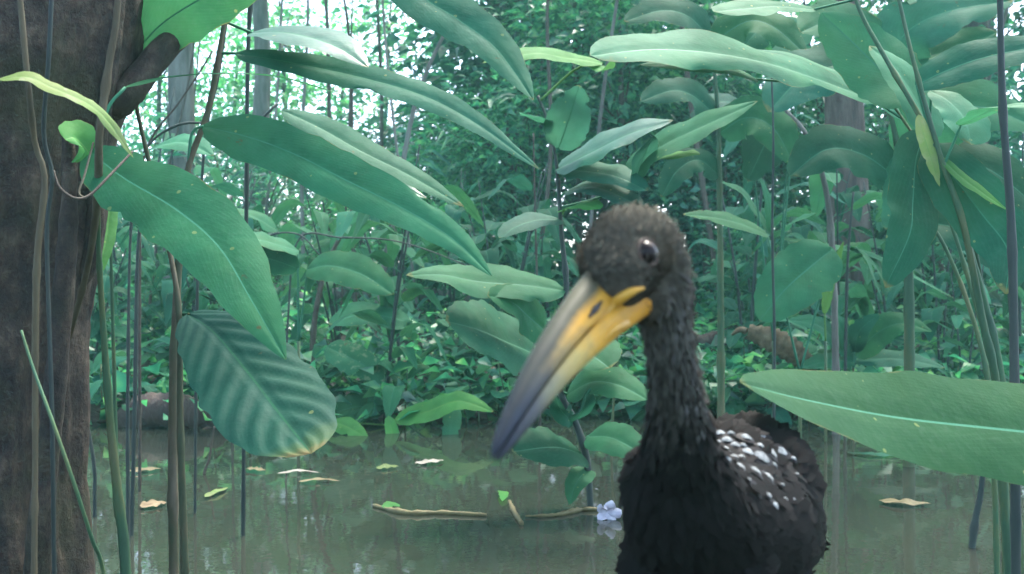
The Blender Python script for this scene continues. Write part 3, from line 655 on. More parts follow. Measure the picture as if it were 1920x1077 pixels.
S([(1222, 302), (1265, 292), (1312, 290)], 26, 'bright', (.0, -.5, .85), 'lance', pet=[(1180, 342, DS)])
S([(1060, 360), (1110, 350), (1160, 366), (1215, 396)], 46, 'grey', (.1, -.5, .8), 'ovate', pet=[(1050, 370, DS)])
S([(1052, 412), (1010, 412), (970, 424), (936, 446)], 38, 'grey', (-.1, -.55, .8), 'ovate', pet=[(1051, 425, DS)])
S([(1058, 395), (1090, 384), (1125, 392)], 24, 'bright', (.0, -.5, .85), 'ovate', pet=[(1051, 405, DS)])
S([(1022, 232), (1002, 220), (978, 212)], 22, 'pale', (.0, -.5, .8), 'ovate')
S([(1130, 118), (1060, 108), (1000, 100), (905, 118)], 40, 'bright', (.0, -.55, .8), 'lance', pet=[(1012, 190, DS), (1080, 130, DS)])
S([(1060, 545), (990, 535), (900, 528), (830, 515), (762, 516)], 62, 'pale', (-.1, -.6, .8), 'lance', pet=[(1062, 550, DS)], bites=3, wave=.1)
S([(1024, 622), (990, 592), (960, 566), (914, 554)], 62, 'mid', (-.2, -.75, .6), 'ovate', pet=[(1058, 640, DS)], pleat=.03, npleat=8)
S([(1006, 664), (950, 640), (900, 618), (836, 600)], 84, 'bluish', (-.2, -.6, .75), 'ovate', pet=[(1054, 690, DS)], pleat=.02, bites=2)
S([(1064, 690), (1100, 664), (1145, 690)], 52, 'mid', (.2, -.7, .65), 'ovate', pet=[(1052, 715, DS)])
S([(1062, 740), (1110, 716), (1160, 722), (1215, 750)], 50, 'mid', (.1, -.6, .75), 'ovate', pet=[(1053, 735, DS)])
S([(1102, 818), (1150, 822), (1216, 858)], 60, 'mid', (.1, -.75, .6), 'ovate', pet=[(1090, 830, DS)])
S([(1082, 788), (1096, 760), (1100, 735)], 34, 'dark', (.3, -.85, .3), 'ovate')
S([(1076, 792), (1052, 770), (1040, 740)], 40, 'dark', (-.3, -.8, .4), 'ovate')
S([(1090, 850), (1040, 838), (960, 846)], 56, 'dark', (-.2, -.6, .7), 'ovate')
S([(1100, 880), (1078, 910), (1068, 948)], 40, 'mid', (-.2, -.85, .4), 'heart', bites=2)
S([(1050, 720), (1010, 716), (985, 735)], 26, 'mid', (-.2, -.6, .7), 'ovate')
S([(1100, 118), (1136, 132), (1150, 112)], 18, 'bright', (.0, -.6, .7), 'ovate')

# ------------------------------------------------------------------ broad leaved plants over the bird and on the far side
t_ = shoot('broad_leaved_plant', 'tall shoot whose long ribbed leaf stretches level above the bird',
           [(1640, 150, 1.75), (1690, 220, 1.74), (1738, 300, 1.72), (1790, 440, 1.7), (1838, 600, 1.68), (1872, 720, 1.68), (1890, 1000, 1.68)], [.002, .0026, .0034, .0042, .0046, .005, .005], 'cane_green')
pleaf(t_, [(1640, 188), (1540, 150), (1440, 118), (1330, 98), (1220, 92), (1106, 104)], (1.75, 1.55), 96, 'pale', (-.05, -.66, .74), 'blunt', pet=[(1690, 222, 1.74)], bites=3, wave=.1, nu=44)
pleaf(t_, [(1420, 150), (1370, 132), (1300, 122), (1200, 122)], (1.70, 1.62), 44, 'mid', (-.05, -.55, .8), 'lance', pet=[(1560, 160, 1.74)])
pleaf(t_, [(1690, 225), (1640, 178), (1560, 140), (1470, 104), (1390, 92)], (1.78, 1.85), 34, 'pale', (-.05, -.45, .85), 'lance')
pleaf(t_, [(1735, 300), (1700, 200), (1640, 110), (1560, 30)], (1.72, 1.85), 150, 'pale', (.3, -.85, .35), 'ovate', trans=None) if False else None
u_ = shoot('broad_leaved_plant', 'reed like shoot with broad pale leaves lit from behind near the bright corner',
           [(1590, -60, 1.60), (1612, 20, 1.58), (1662, 112, 1.55), (1742, 252, 1.5), (1790, 380, 1.47), (1838, 540, 1.45), (1874, 690, 1.44), (1900, 900, 1.44), (1915, 1070, 1.44)], [.0026, .0034, .004, .005, .0054, .0056, .0056, .0056], 'cane_green')
pleaf(u_, [(1705, 200), (1668, 150), (1610, 90), (1540, 24)], (1.62, 1.75), 130, 'pale', (-.3, -.85, .4), 'ovate', pet=[(1740, 250, 1.5)])
pleaf(u_, [(1748, 262), (1720, 190), (1680, 130), (1630, 86)], (1.52, 1.6), 84, 'pale', (.3, -.85, .4), 'ovate', pet=[(1746, 262, 1.5)])
pleaf(u_, [(1745, 170), (1780, 190), (1810, 225), (1822, 272)], (1.5, 1.42), 92, 'pale', (.2, -.85, .45), 'blunt', pet=[(1742, 250, 1.5)], bites=3)
pleaf(u_, [(1530, 18), (1460, 12), (1400, 16), (1338, 22)], (1.7, 1.6), 50, 'pale', (-.1, -.6, .75), 'blunt', pet=[(1600, 0, 1.59)])
pleaf(u_, [(1716, 160), (1770, 134), (1850, 106), (1990, 78)], (1.5, 1.45), 76, 'dark', (.1, -.75, .6), 'ovate', pet=[(1745, 255, 1.5)])
pleaf(u_, [(1752, 270), (1780, 320), (1840, 400), (1890, 470), (1886, 552)], (1.48, 1.35), 120, 'dark', (-.3, -.88, .3), 'ovate', pet=[(1748, 262, 1.5)])
pleaf(u_, [(1735, 250), (1718, 300), (1712, 380), (1706, 440), (1660, 540)], (1.5, 1.4), 108, 'dark', (.25, -.9, .25), 'ovate', pet=[(1742, 252, 1.5)])
v_ = shoot('reed_stem', 'second tall reed like stem crossing the pale leaves with a dry brown sheath',
           [(1672, -60, 1.52), (1690, 20, 1.5), (1714, 120, 1.47), (1762, 290, 1.43), (1806, 420, 1.41), (1842, 600, 1.4), (1868, 720, 1.4), (1880, 900, 1.4), (1890, 1075, 1.4)], [.0024, .003, .0036, .0048, .0052, .0052, .005, .005], 'cane_green')
pleaf(v_, [(1722, 215), (1734, 260), (1748, 305), (1762, 350)], (1.45, 1.42), 26, 'yellow', (-.3, -.9, .2), 'lance', bites=4)
pleaf(v_, [(1800, 236), (1840, 216), (1880, 200), (1990, 196)], (1.42, 1.3), 26, 'mid', (.0, -.35, .9), 'lance', pet=[(1770, 310, 1.43)])
pleaf(v_, [(1764, 295), (1800, 330), (1840, 360), (1890, 395)], (1.43, 1.4), 28, 'bright', (.1, -.6, .7), 'lance')
for lab, pts, r, mt in (
    ('olive stem fanning out of the reed clump toward the wood', [(1730, 400, 1.62), (1770, 460, 1.6), (1815, 570, 1.58), (1850, 700, 1.56), (1862, 860, 1.56), (1868, 1010, 1.56)], .0042, 'cane_green'),
    ('straight dark stem standing at the edge of the reed clump', [(1874, -60, 1.3), (1880, 200, 1.3), (1896, 420, 1.3), (1902, 700, 1.3), (1905, 1077, 1.3)], .0058, 'dark_stem'),
    ('short olive stem in the middle of the reed clump', [(1822, 430, 1.5), (1846, 560, 1.5), (1866, 700, 1.5), (1884, 1040, 1.5)], .004, 'cane_green'),
    ('thin upright stalk behind the level ribbed leaf', [(1446, 120, 2.3), (1450, 260, 2.3), (1448, 440, 2.32), (1452, 640, 2.34), (1450, 880, 2.36)], .0032, 'dark_stem'),
    ('dark stick slanting into the pool under the big ribbed leaf', [(1846, 860, 1.72), (1838, 930, 1.72), (1824, 1012, 1.72)], .0062, 'dark_stem'),
    ('pale bent stalk leaning beside the reddish trunk', [(1470, 206, 3.0), (1510, 250, 3.0), (1545, 340, 3.0), (1560, 460, 3.02), (1566, 640, 3.04), (1568, 800, 3.05)], .010, 'trunk_grey'),
    ('thin stem with arching tip beside the reddish trunk', [(1600, 360, 3.1), (1590, 480, 3.1), (1586, 620, 3.12), (1584, 790, 3.14)], .005, 'dark_stem')):
    shoot('reed_stem', lab, pts, [r * .6, r * .9, r, r], mt, 'stem')
x_ = shoot('banana_like_plant', 'large soft leaved plant standing behind the reed clump with wide overlapping blades',
           [(1640, 120, 2.5), (1680, 260, 2.5), (1700, 420, 2.5), (1705, 640, 2.5), (1704, 880, 2.5)], [.004, .008, .012, .014, .014], 'cane_green')
for pts, wd, mt, nn_, pf in (([(1640, 130), (1600, 70), (1560, 40), (1500, 60)], 120, 'pale', (-.2, -.8, .5), 'ovate'), ([(1650, 140), (1700, 60), (1780, 20), (1900, 0)], 110, 'bluish', (.1, -.75, .6), 'ovate'),
    ([(1684, 290), (1700, 330), (1690, 390), (1660, 430)], 80, 'mid', (-.2, -.9, .3), 'ovate'), ([(1690, 300), (1760, 220), (1840, 200), (1950, 240)], 120, 'mid', (.1, -.8, .5), 'ovate'),
    ([(1690, 330), (1780, 300), (1860, 320), (1960, 400)], 110, 'dark', (.1, -.8, .5), 'ovate'), ([(1690, 340), (1620, 290), (1550, 280), (1480, 330)], 100, 'dark', (-.1, -.8, .5), 'ovate'),
    ([(1645, 130), (1580, 120), (1500, 150), (1440, 210)], 110, 'bluish', (-.1, -.75, .6), 'ovate'), ([(1700, 440), (1760, 420), (1830, 450), (1900, 520)], 90, 'dark', (.1, -.8, .5), 'ovate'),
    ([(1650, 120), (1720, 110), (1790, 90), (1870, 60)], 80, 'pale', (.1, -.7, .6), 'ovate')):
    pleaf(x_, pts, (2.5, 2.4), wd, mt, nn_, pf, bites=2, wave=.08, pleat=.02)
y_ = shoot('banana_like_plant', 'soft leaved plant with wide drooping blades behind the level ribbed leaf', [(1330, 60, 2.9), (1345, 200, 2.9), (1350, 420, 2.9), (1352, 800, 2.9)], [.004, .007, .010, .011], 'cane_green')
for pts, wd, mt, nn_, pf in (([(1332, 70), (1290, 30), (1240, 20), (1170, 40)], 70, 'dark', (-.1, -.75, .6), 'ovate'), ([(1334, 80), (1400, 40), (1450, 50), (1510, 100)], 80, 'mid', (.1, -.75, .6), 'ovate'),
    ([(1346, 220), (1300, 180), (1260, 170), (1200, 190)], 60, 'dark', (-.1, -.75, .6), 'ovate'), ([(1348, 250), (1400, 220), (1450, 240), (1490, 310)], 90, 'mid', (.1, -.85, .4), 'ovate'), ([(1350, 330), (1310, 300), (1270, 320), (1240, 370)], 56, 'dark', (-.1, -.8, .5), 'ovate')):
    pleaf(y_, pts, (2.9, 2.8), wd, mt, nn_, pf, bites=1, wave=.08, pleat=.02)
# big ribbed leaf close to the lens
w_ = shoot('ribbed_leaf_plant', 'very large level green leaf with fine ribs reaching over the water beside the bird',
           [(2600, 870, 1.0), (2620, 900, 1.0), (2630, 1000, 1.0), (2630, 1150, 1.02)], [.003, .004, .005, .005], 'cane_green')
pleaf(w_, [(2560, 870), (2250, 850), (1950, 812), (1700, 784), (1520, 750), (1388, 716)], (1.0, .66), 180, 'big', (-.06, -.78, .60), 'ovate', wave=.05, fold=.08, nu=60, curl=.06, pet=[(2600, 870, 1.0)])
# mid distance broad leaves on the bank side
def clump(name, label, base, leaves, d=(3.0, 2.9), stem=True, cat='plant', pr=.0025):
    bx = at(*base); g = gz(bx.x, bx.y); root = empty(name, (bx.x, bx.y, min(g, bx.z)), label, cat)
    mb = MB(); tube(mb, [(bx.x, bx.y, min(g, bx.z) - .03), tuple(bx)], [.005, .004], 7, n=6); mb.build('stem', MAT['cane_green'], root)
    for pts, wd, mat, n_, prof in leaves:
        p0 = pts[0]
        pleaf(root, pts, d, wd, mat, n_, prof, pet=[base, ((base[0] + p0[0]) / 2 + 4.0, (base[1] + p0[1]) / 2 - 6.0, (base[2] + d[0]) / 2)] if False else [base], petr=pr, bites=2, pleat=.015 if prof == 'ovate' else 0)
    return root
clump('broad_leaf_plant', 'broad leaf with dark underside held over the bank by a short stem', (560, 640, 2.75), [
    ([(575, 505), (620, 498), (680, 515), (738, 552)], 66, 'mid', (.0, -.72, .65), 'ovate'), ([(560, 505), (520, 490), (480, 478), (436, 452)], 54, 'dark', (.0, -.85, -.3), 'ovate'),
    ([(560, 470), (520, 458), (480, 448), (428, 446)], 30, 'pale', (.0, -.45, .85), 'lance')], (2.75, 2.65))
clump('broad_leaf_plant', 'folded pale leaf on a thin stalk behind the broad drooping leaf', (470, 640, 3.2), [([(520, 432), (480, 408), (450, 402), (416, 416)], 28, 'pale', (.0, -.45, .85), 'lance')], (3.1, 3.0))
clump('low_leafy_plant', 'single wide level leaf standing above the ground cover', (690, 700, 3.6), [([(772, 606), (720, 592), (670, 590), (616, 608)], 42, 'mid', (.0, -.45, .88), 'ovate')], (3.5, 3.4))
clump('low_leafy_plant', 'low plant with pale spotted leaf at the water edge', (690, 760, 3.35), [
    ([(612, 650), (650, 668), (690, 690), (716, 722)], 54, 'spotty', (.0, -.7, .7), 'ovate'), ([(720, 770), (712, 745), (716, 728)], 56, 'pale', (.0, -.85, .45), 'heart'),
    ([(715, 770), (670, 762), (610, 780)], 44, 'mid', (.0, -.55, .8), 'ovate')], (3.3, 3.25))
clump('low_leafy_plant', 'bent bright leaf dipping into the water at the bank', (760, 800, 3.25), [
    ([(740, 786), (800, 772), (860, 752), (926, 772)], 36, 'bright', (.0, -.6, .75), 'lance'), ([(728, 780), (738, 820), (748, 872)], 24, 'bright', (.3, -.85, .2), 'lance'),
    ([(852, 756), (846, 800), (838, 848)], 36, 'mid', (.2, -.9, .2), 'lance'), ([(620, 790), (650, 800), (690, 822)], 30, 'bright', (.0, -.6, .7), 'lance')], (3.1, 3.0))
clump('broad_leaf_plant', 'large pointed leaf with torn edge hanging beside the bird head', (1500, 700, 2.5), [
    ([(1562, 466), (1520, 500), (1470, 545), (1424, 602)], 112, 'mid', (.0, -.88, .4), 'ovate'), ([(1440, 440), (1390, 420), (1340, 408), (1280, 402)], 32, 'mid', (.0, -.55, .8), 'lance')], (2.5, 2.4))
clump('broad_leaf_plant', 'upright narrow yellow green blade above the rosette', (1548, 640, 2.9), [([(1546, 590), (1556, 530), (1582, 452)], 24, 'bright', (.3, -.9, .1), 'lance')], (2.9, 2.85))
clump('rosette_plant', 'star shaped rosette of pointed leaves on the bank beside the brown husk', (1600, 690, 3.3), [
    ([(1604, 670), (1640, 628), (1690, 606), (1748, 622)], 46, 'mid', (.1, -.7, .65), 'lance'), ([(1598, 668), (1560, 630), (1530, 608), (1478, 600)], 36, 'mid', (-.1, -.7, .65), 'lance'),
    ([(1598, 664), (1580, 620), (1560, 588)], 38, 'pale', (.2, -.85, .4), 'lance'), ([(1602, 662), (1612, 620), (1650, 588)], 34, 'dark', (-.2, -.85, .4), 'lance'),
    ([(1606, 676), (1660, 672), (1710, 676), (1772, 690)], 30, 'bluish', (.1, -.5, .8), 'lance'), ([(1596, 676), (1560, 676), (1500, 690)], 28, 'mid', (-.1, -.5, .8), 'lance')], (3.3, 3.2))
clump('broad_leaf_plant', 'dark round leaf hanging behind the level ribbed leaf', (1450, 640, 3.1), [([(1485, 215), (1450, 240), (1430, 280), (1402, 340)], 92, 'dark', (.1, -.9, .35), 'ovate'),
    ([(1400, 200), (1360, 190), (1330, 200), (1300, 232)], 50, 'grey', (.0, -.6, .7), 'ovate'), ([(1510, 40), (1460, 70), (1420, 60), (1380, 110)], 74, 'mid', (.0, -.7, .6), 'ovate')], (3.05, 2.95))
clump('broad_leaf_plant', 'spray of narrow leaf blades behind the bird head', (1450, 470, 3.4), [([(1446, 440), (1420, 400), (1390, 360), (1350, 340)], 22, 'pale', (.0, -.6, .7), 'lance'), ([(1446, 440), (1440, 380), (1425, 330)], 22, 'mid', (.2, -.8, .4), 'lance'),
    ([(1450, 445), (1540, 460), (1640, 482), (1790, 560)], 14, 'mid', (.0, -.35, .9), 'strap'), ([(1448, 442), (1400, 425), (1300, 400)], 26, 'bluish', (.0, -.5, .8), 'lance'), ([(1450, 450), (1480, 420), (1530, 400)], 20, 'mid', (.0, -.5, .8), 'lance')], (3.35, 3.2))

# ------------------------------------------------------------------ brown husk, log, floating bits
def husk():
    d = 3.35; root = empty('fallen_husk', at(1465, 690, d), 'tan ridged husk lying among leaves on the bank behind the bird', 'husk')
    c = spline([at(1402, 620, d), at(1440, 634, d - .02), at(1482, 655, d - .03), at(1530, 694, d - .02)], 30); mb = MB(); P = []; K = 12
    T = nrm(np.gradient(c, axis=0))
    for i in range(30):
        t = i / 29; r = .034 * (math.sin(math.pi * (.12 + .80 * t)) ** .7) * (1 + .12 * math.sin(i * 2.1)); S_ = nrm(np.cross(T[i], [0, -1, 0])); U = np.cross(S_, T[i])
        for j in range(K + 1):
            a = -.3 + 3.9 * j / K; P.append(c[i] + r * (math.cos(a) * S_ * 1.1 + math.sin(a) * np.array([0, -1., 0]) * .8) + rng.normal(size=3) * .0012)
    n0 = len(P); P2 = [p + np.array([0, .004, -.003]) for p in P]
    W_ = K + 1; f = [(i * W_ + j, i * W_ + j + 1, (i + 1) * W_ + j + 1, (i + 1) * W_ + j) for i in range(29) for j in range(K)]
    mb.add(P, f); mb.add(P2, [q[::-1] for q in f]); mb.build('shell', MAT['tan'], root)
    mb = MB(); tube(mb, [at(1400, 622, d), at(1388, 618, d + .01), at(1372, 628, d + .02)], [.012, .009, .004], 7, n=8); mb.build('stalk', MAT['tan'], root)
    z = gz(root.location.x, d); 
husk()
def log(pts, r, label, mat='trunk_brown'):
    p = [at(*q) for q in pts]; root = empty('fallen_log', tuple(p[0]), label, 'log'); mb = MB(); tube(mb, p, r, 14, n=46, wob=.06); mb.build('bark', MAT[mat], root)
log([(215, 800, 3.25), (280, 770, 3.2), (360, 775, 3.2), (430, 795, 3.25), (470, 815, 3.3)], [.03, .05, .055, .04, .02], 'dark rotting log at the waterline behind the canes')
log([(1230, 665, 4.3), (1330, 640, 4.4), (1420, 618, 4.5)], [.03, .035, .03], 'mossy fallen log on the bank behind the bird neck')
log([(560, 560, 5.2), (700, 548, 5.4), (900, 560, 5.3), (1000, 572, 5.2)], [.03, .04, .035, .02], 'long grey fallen log lying across the bank', 'trunk_grey')

def wpt(px, py, z=.003):
    d = (CAM_H - z) * FPX / (py - 538.5); return at(px, py, d)
def floater(name, label, pts, r, mat, cat, leafw=None):
    p = [wpt(*q) for q in pts]; root = empty(name, tuple(p[0]), label, cat)
    mb = MB()
    if leafw:
        p = [q + Vector((0, 0, .002 + .002 * (i % 2))) for i, q in enumerate(p)]
        if len(p) == 2: p = [p[0], (p[0] + p[1]) / 2 + Vector((0, .01, .004)), p[1]]
        blade(mb, p, leafw, (.1, -.15, 1), 'lance', fold=.12, curl=.0, wave=.15, nu=18, rough=.06, seed=int(pts[0][0])); mb.build('blade', [MAT[mat], MAT[mat]], root)
    else:
        tube(mb, p, r, 7, n=24, wob=.16); mb.build('stalk', MAT[mat], root)
    return root
floater('floating_stalk', 'long straw coloured stalk floating with a whitened end', [(700, 948), (760, 962), (830, 962), (912, 966)], [.003, .0065, .005, .003], 'straw', 'stalk')
t = floater('floating_flower', 'yellow stalk floating with a white and purple flower at its end', [(985, 968), (1040, 966), (1090, 956), (1128, 956)], [.002, .004, .0055, .004], 'straw', 'flower')
mb = MB(); c0 = wpt(1137, 960, .012)
for k in range(5):
    a = k * 1.256; dv = Vector((math.cos(a) * .55, -.35, math.sin(a) * .55)).normalized(); blade(mb, [c0, c0 + dv * .012, c0 + dv * .022 + Vector((.008, -.006, 0))], .009, (0, -1, .2), 'blunt', nu=8, seed=k, curl=.4)
mb.build('petal', [MAT['petal'], MAT['petal']], t)
floater('floating_twig', 'short straw twig poking out of the water by the flower', [(955, 940), (964, 960), (978, 982)], [.003, .005, .004], 'straw', 'twig')
for i, (pts, wd, mt, lab) in enumerate((
    ([(778, 870), (805, 869), (832, 864)], .012, 'straw_pale', 'white dry leaf sliver floating by the far bank'), ([(706, 880), (728, 878), (748, 876)], .012, 'yellow', 'yellow green leaf sliver floating below the bent bright leaf'),
    ([(462, 880), (480, 883), (498, 884)], .012, 'straw', 'small straw coloured leaf floating under the pleated leaf'), ([(238, 886), (268, 884), (302, 880)], .012, 'straw', 'pale straw leaf floating between canes and trunk'),
    ([(266, 954), (290, 948), (312, 944)], .016, 'tan', 'orange brown leaf floating among the canes'), ([(384, 934), (404, 926), (428, 916)], .008, 'yellow', 'thin yellow leaf floating next to the tall cane'),
    ([(1648, 940), (1690, 946), (1745, 946)], .016, 'straw', 'yellow brown leaf floating under the big ribbed leaf'), ([(720, 955), (735, 950), (750, 952)], .012, 'bright', 'small green leaf stuck to the floating straw stalk'),
    ([(938, 922), (944, 930), (942, 942)], .010, 'bright', 'tiny bright green leaf floating near the twig'), ([(560, 905), (600, 902), (640, 904)], .006, 'straw', 'very thin straw floating before the pleated leaf tip'),
    ([(1590, 850), (1640, 856), (1700, 850)], .014, 'dark', 'dark sodden leaf floating at the bank under the ribbed leaf'), ([(520, 890), (560, 886), (600, 888)], .006, 'straw_pale', 'pale straw sliver floating at the far edge'))):
    floater('floating_leaf', lab, pts, None, mt, 'leaf', wd)

for lab, pts, r, mt in (
    ('thin arching dead stalk bowed across the bright gaps beside the trunk', [(398, 96, 2.2), (378, 130, 2.2), (330, 200, 2.2), (290, 250, 2.2), (266, 320, 2.2), (262, 520, 2.2), (262, 860, 2.2)], .0034, 'twig'),
    ('dark bowed stem curving over the bank behind the arching leaf', [(600, 480, 2.9), (560, 440, 2.9), (500, 445, 2.9), (455, 500, 2.9), (440, 640, 2.9), (436, 800, 2.9)], .0036, 'dark_stem'),
    ('slanting dead branch leaning in the wood below the arching leaf', [(668, 376, 3.6), (640, 440, 3.6), (612, 500, 3.6), (590, 600, 3.6), (584, 720, 3.6)], .010, 'twig'),
    ('long thin bare twig reaching level over the bank', [(905, 512, 3.0), (830, 480, 3.0), (740, 452, 3.0), (640, 446, 3.0), (560, 450, 3.02), (540, 600, 3.05), (536, 770, 3.05)], .003, 'dark_stem'),
    ('thin pale vertical stalk beside the dark stemmed shrub', [(1000, 250, 3.2), (1004, 420, 3.2), (1010, 640, 3.2), (1012, 770, 3.2)], .004, 'twig'),
    ('slender mid green stalk in the shallows beside the bill', [(1150, 560, 2.7), (1158, 660, 2.7), (1150, 760, 2.7), (1146, 860, 2.7)], .0035, 'cane_green')):
    shoot('bowed_stem', lab, pts, [r * .5, r * .8, r, r], mt, 'stem')

# ------------------------------------------------------------------ the bird
def build_bird():
    root = empty('limpkin_bird', at(1400, 1400, .68) * 1.0, 'dark brown wading bird with orange based bill and white flecked wing, facing the lens', 'bird')
    root.location = (at(1400, 1000, .68).x, .68, -.16)
    # path of the body from bill base to tail: px, py, distance, radius (m)
    path = [(1160, 520, .436, .0138), (1176, 478, .448, .0178), (1194, 470, .458, .0186), (1222, 505, .464, .0160), (1240, 560, .468, .0126),
            (1250, 610, .472, .0104), (1258, 665, .478, .0098), (1266, 725, .488, .0104), (1272, 790, .503, .0130), (1276, 870, .522, .0180),
            (1296, 960, .552, .0325), (1350, 985, .625, .0475), (1392, 975, .70, .0485), (1430, 985, .78, .0410), (1466, 1000, .86, .0270), (1505, 1015, .93, .0160)]
    extra = [(1345, 915, .62, .0360), (1396, 920, .70, .0455), (1420, 935, .75, .0400), (1262, 905, .54, .0230), (1305, 1060, .57, .0370), (1370, 1085, .66, .045),
             (1172, 512, .438, .0130), (1206, 556, .452, .0105), (1140, 486, .446, .0122)]
    C = np.array([tuple(at(p[0], p[1], p[2])) for p in path]); Rr = np.array([p[3] for p in path])
    n = 130
    Cs = spline(C, n); seg = np.linalg.norm(np.diff(C, axis=0), axis=1); cum = np.concatenate([[0], np.cumsum(seg)]) / seg.sum()
    Rs = np.interp(np.linspace(0, 1, n), cum, Rr)
    ico_v, ico_f = [], []
    import bmesh
    bm = bmesh.new(); bmesh.ops.create_icosphere(bm, subdivisions=3, radius=1); bm.verts.ensure_lookup_table()
    iv = np.array([v.co[:] for v in bm.verts]); fi = [tuple(v.index for v in f.verts) for f in bm.faces]; bm.free()
    mb = MB()
    for c, r in zip(Cs, Rs): mb.add(iv * r + c, fi)
    for e in extra: mb.add(iv * e[3] + np.array(at(*e[:3])), fi)
    tmp = mb.build('body_tmp', MAT['plum'], loc=(0, 0, 0))
    md = tmp.modifiers.new('r', 'REMESH'); md.mode = 'VOXEL'; md.voxel_size = .0022
    md = tmp.modifiers.new('s', 'SMOOTH'); md.factor = .5; md.iterations = 14
    dg = bpy.context.evaluated_depsgraph_get()
    me = bpy.data.meshes.new_from_object(tmp.evaluated_get(dg)); me.name = 'body'
    bpy.data.objects.remove(tmp)
    me.materials.clear(); me.materials.append(MAT['plum'])
    nv = len(me.vertices); V = np.empty(nv * 3); me.vertices.foreach_get('co', V); V = V.reshape(-1, 3)
    NV = np.empty(nv * 3); me.vertices.foreach_get('normal', NV); NV = NV.reshape(-1, 3)
    Tn = nrm(np.gradient(Cs, axis=0))
    def nearest(P):
        dd = ((P[:, None] - Cs[None]) ** 2).sum(-1) - (Rs ** 2)[None] * .6
        return dd.argmin(1)
    idx = np.concatenate([nearest(V[i:i + 4000]) for i in range(0, nv, 4000)])
    tpar = idx / (n - 1)
    def colour(tp, P, nn, rand):
        head = np.array([.092, .085, .060]); neck = np.array([.098, .096, .074]); body = np.array([.0066, .0058, .0050])
        c = np.zeros((len(tp), 3))
        s1 = np.clip((tp - .05) / .06, 0, 1)[:, None]; s2 = np.clip((tp - .10) / .12, 0, 1)[:, None]
        c = head * (1 - s1) + neck * s1; c = c * (1 - s2) + body * s2
        # pale lore and eye surround, dark crown
        c = c * (1 + .30 * (rand[:, None] - .5))
        return c
    colr = colour(tpar, V, NV, rng.uniform(size=nv))
    # attribute on the skin
    at_ = me.color_attributes.new('plumage', 'FLOAT_COLOR', 'POINT')
    at_.data.foreach_set('color', np.concatenate([colr * .8, np.ones((nv, 1))], 1).ravel())
    me.polygons.foreach_set('use_smooth', np.full(len(me.polygons), True))
    bvh = BVHTree.FromPolygons([tuple(v) for v in V], [tuple(p.vertices) for p in me.polygons])
    org = np.array(wloc(root)); me.vertices.foreach_set('co', (V - org).ravel()); me.update()
    body = bpy.data.objects.new('body', me); COL.objects.link(body); body.parent = root
    camp = Vector((0, 0, CAM_H))
    def hit(px, py):
        d = (at(px, py, 1.0) - camp).normalized(); l, nn, i, dist = bvh.ray_cast(camp, d); return l, nn
    # ---- bill
    tipp = at(908, 840, .372); base = at(1176, 530, .447)
    B = (tipp - base); Lb = B.length; Bd = B.normalized()
    up = Vector((-.52, -.05, .85)); up = (up - Bd * up.dot(Bd)).normalized(); side = Bd.cross(up).normalized()
    if side.x < 0: side = -side
    def mand(name, top, mat):
        m2 = MB(); na, nth = 34, 20; P = []; uv = []
        for i in range(na + 1):
            a = i / na
            H = (.0122 * (1 - a) + .0040) * (1 - a ** 9) ** .5 + .0004         # half depth of the whole bill
            Wd = (.0060 * (1 - a) ** .8 + .0024) * (1 - a ** 8) ** .5 + .0003
            droop = -.0050 * (a ** 2.2) + .0025 * math.sin(a * 3.14)
            c = base + Bd * (a * Lb) + up * droop
            for j in range(nth):
                th = 2 * math.pi * j / nth; ct, st = math.cos(th), math.sin(th)
                if top: # domed above, flat below
                    y = H * (1.0 * max(st, 0) ** .9 if st > 0 else -.10 * abs(st)) + .0002
                    x = Wd * (abs(ct) ** .8) * (1 if ct > 0 else -1) * (1.0)
                else:
                    y = -H * (.82 * max(-st, 0) ** .9 if st < 0 else -.02 * st) - .0009 - .0022 * (1 - a) ** 3
                    x = Wd * .9 * (abs(ct) ** .8) * (1 if ct > 0 else -1)
                if top and -.2 < st < .12: x *= 1.06                     # lip of the cutting edge
                if top and .25 < st < .6 and .10 < a < .42: x *= .93      # nasal groove
                P.append(c + up * y + side * x); uv.append((a, .5 + .5 * st))
        f = [(i * nth + j, i * nth + (j + 1) % nth, (i + 1) * nth + (j + 1) % nth, (i + 1) * nth + j) for i in range(na) for j in range(nth)]
        f += [tuple(range(nth))[::-1], tuple(na * nth + j for j in range(nth))]
        m2.add(P, f, 0, uv); return m2.build(name, MAT[mat], root)
    ub = mand('upper_mandible', True, 'bill_up'); lb = mand('lower_mandible', False, 'bill_low')
    # gape flanges: fleshy yellow corners of the mouth reaching back on to the cheek
    for (offs, pts, r) in ((-.0002, [(1152, 566), (1168, 554), (1186, 544), (1204, 539)], .0030), (-.0078, [(1164, 596), (1180, 590), (1198, 592)], .0032)):
        pp = [base + Bd * (Lb * q) + up * (offs + k_ * .0012) + side * (.0066 - .006 * q) for q, k_ in ((.34, 1), (.24, .5))]
        for (x, y) in pts:
            l, nn = hit(x, y)
            if l is not None: pp.append(l + nn * .0011)
        m2 = MB(); tube(m2, pp, [.0004, .0014, r * .7, r * .75, r * .6, .0006], 10, n=26); m2.build('gape_flange', MAT['gape'], root)
    m2 = MB()   # nostril slit
    pn = [base + Bd * (Lb * a) + up * (.0052 - .006 * (a - .24)) + side * (.0074 - .0075 * (a - .24)) for a in (.24, .29, .34)]
    tube(m2, pn, [.0004, .0015, .0004], 8, n=10); m2.build('nostril', MAT['dark_skin'], ub)
    # ---- eye
    l, nn = hit(1217, 473)
    ec = l - nn * .0026
    m2 = MB(); m2.add(iv * .0056 + np.array(ec), fi); eye = m2.build('eye', MAT['eye'], root)
    ax = nn.normalized(); t1 = ax.cross(Vector((0, 0, 1))).normalized(); t2 = ax.cross(t1)
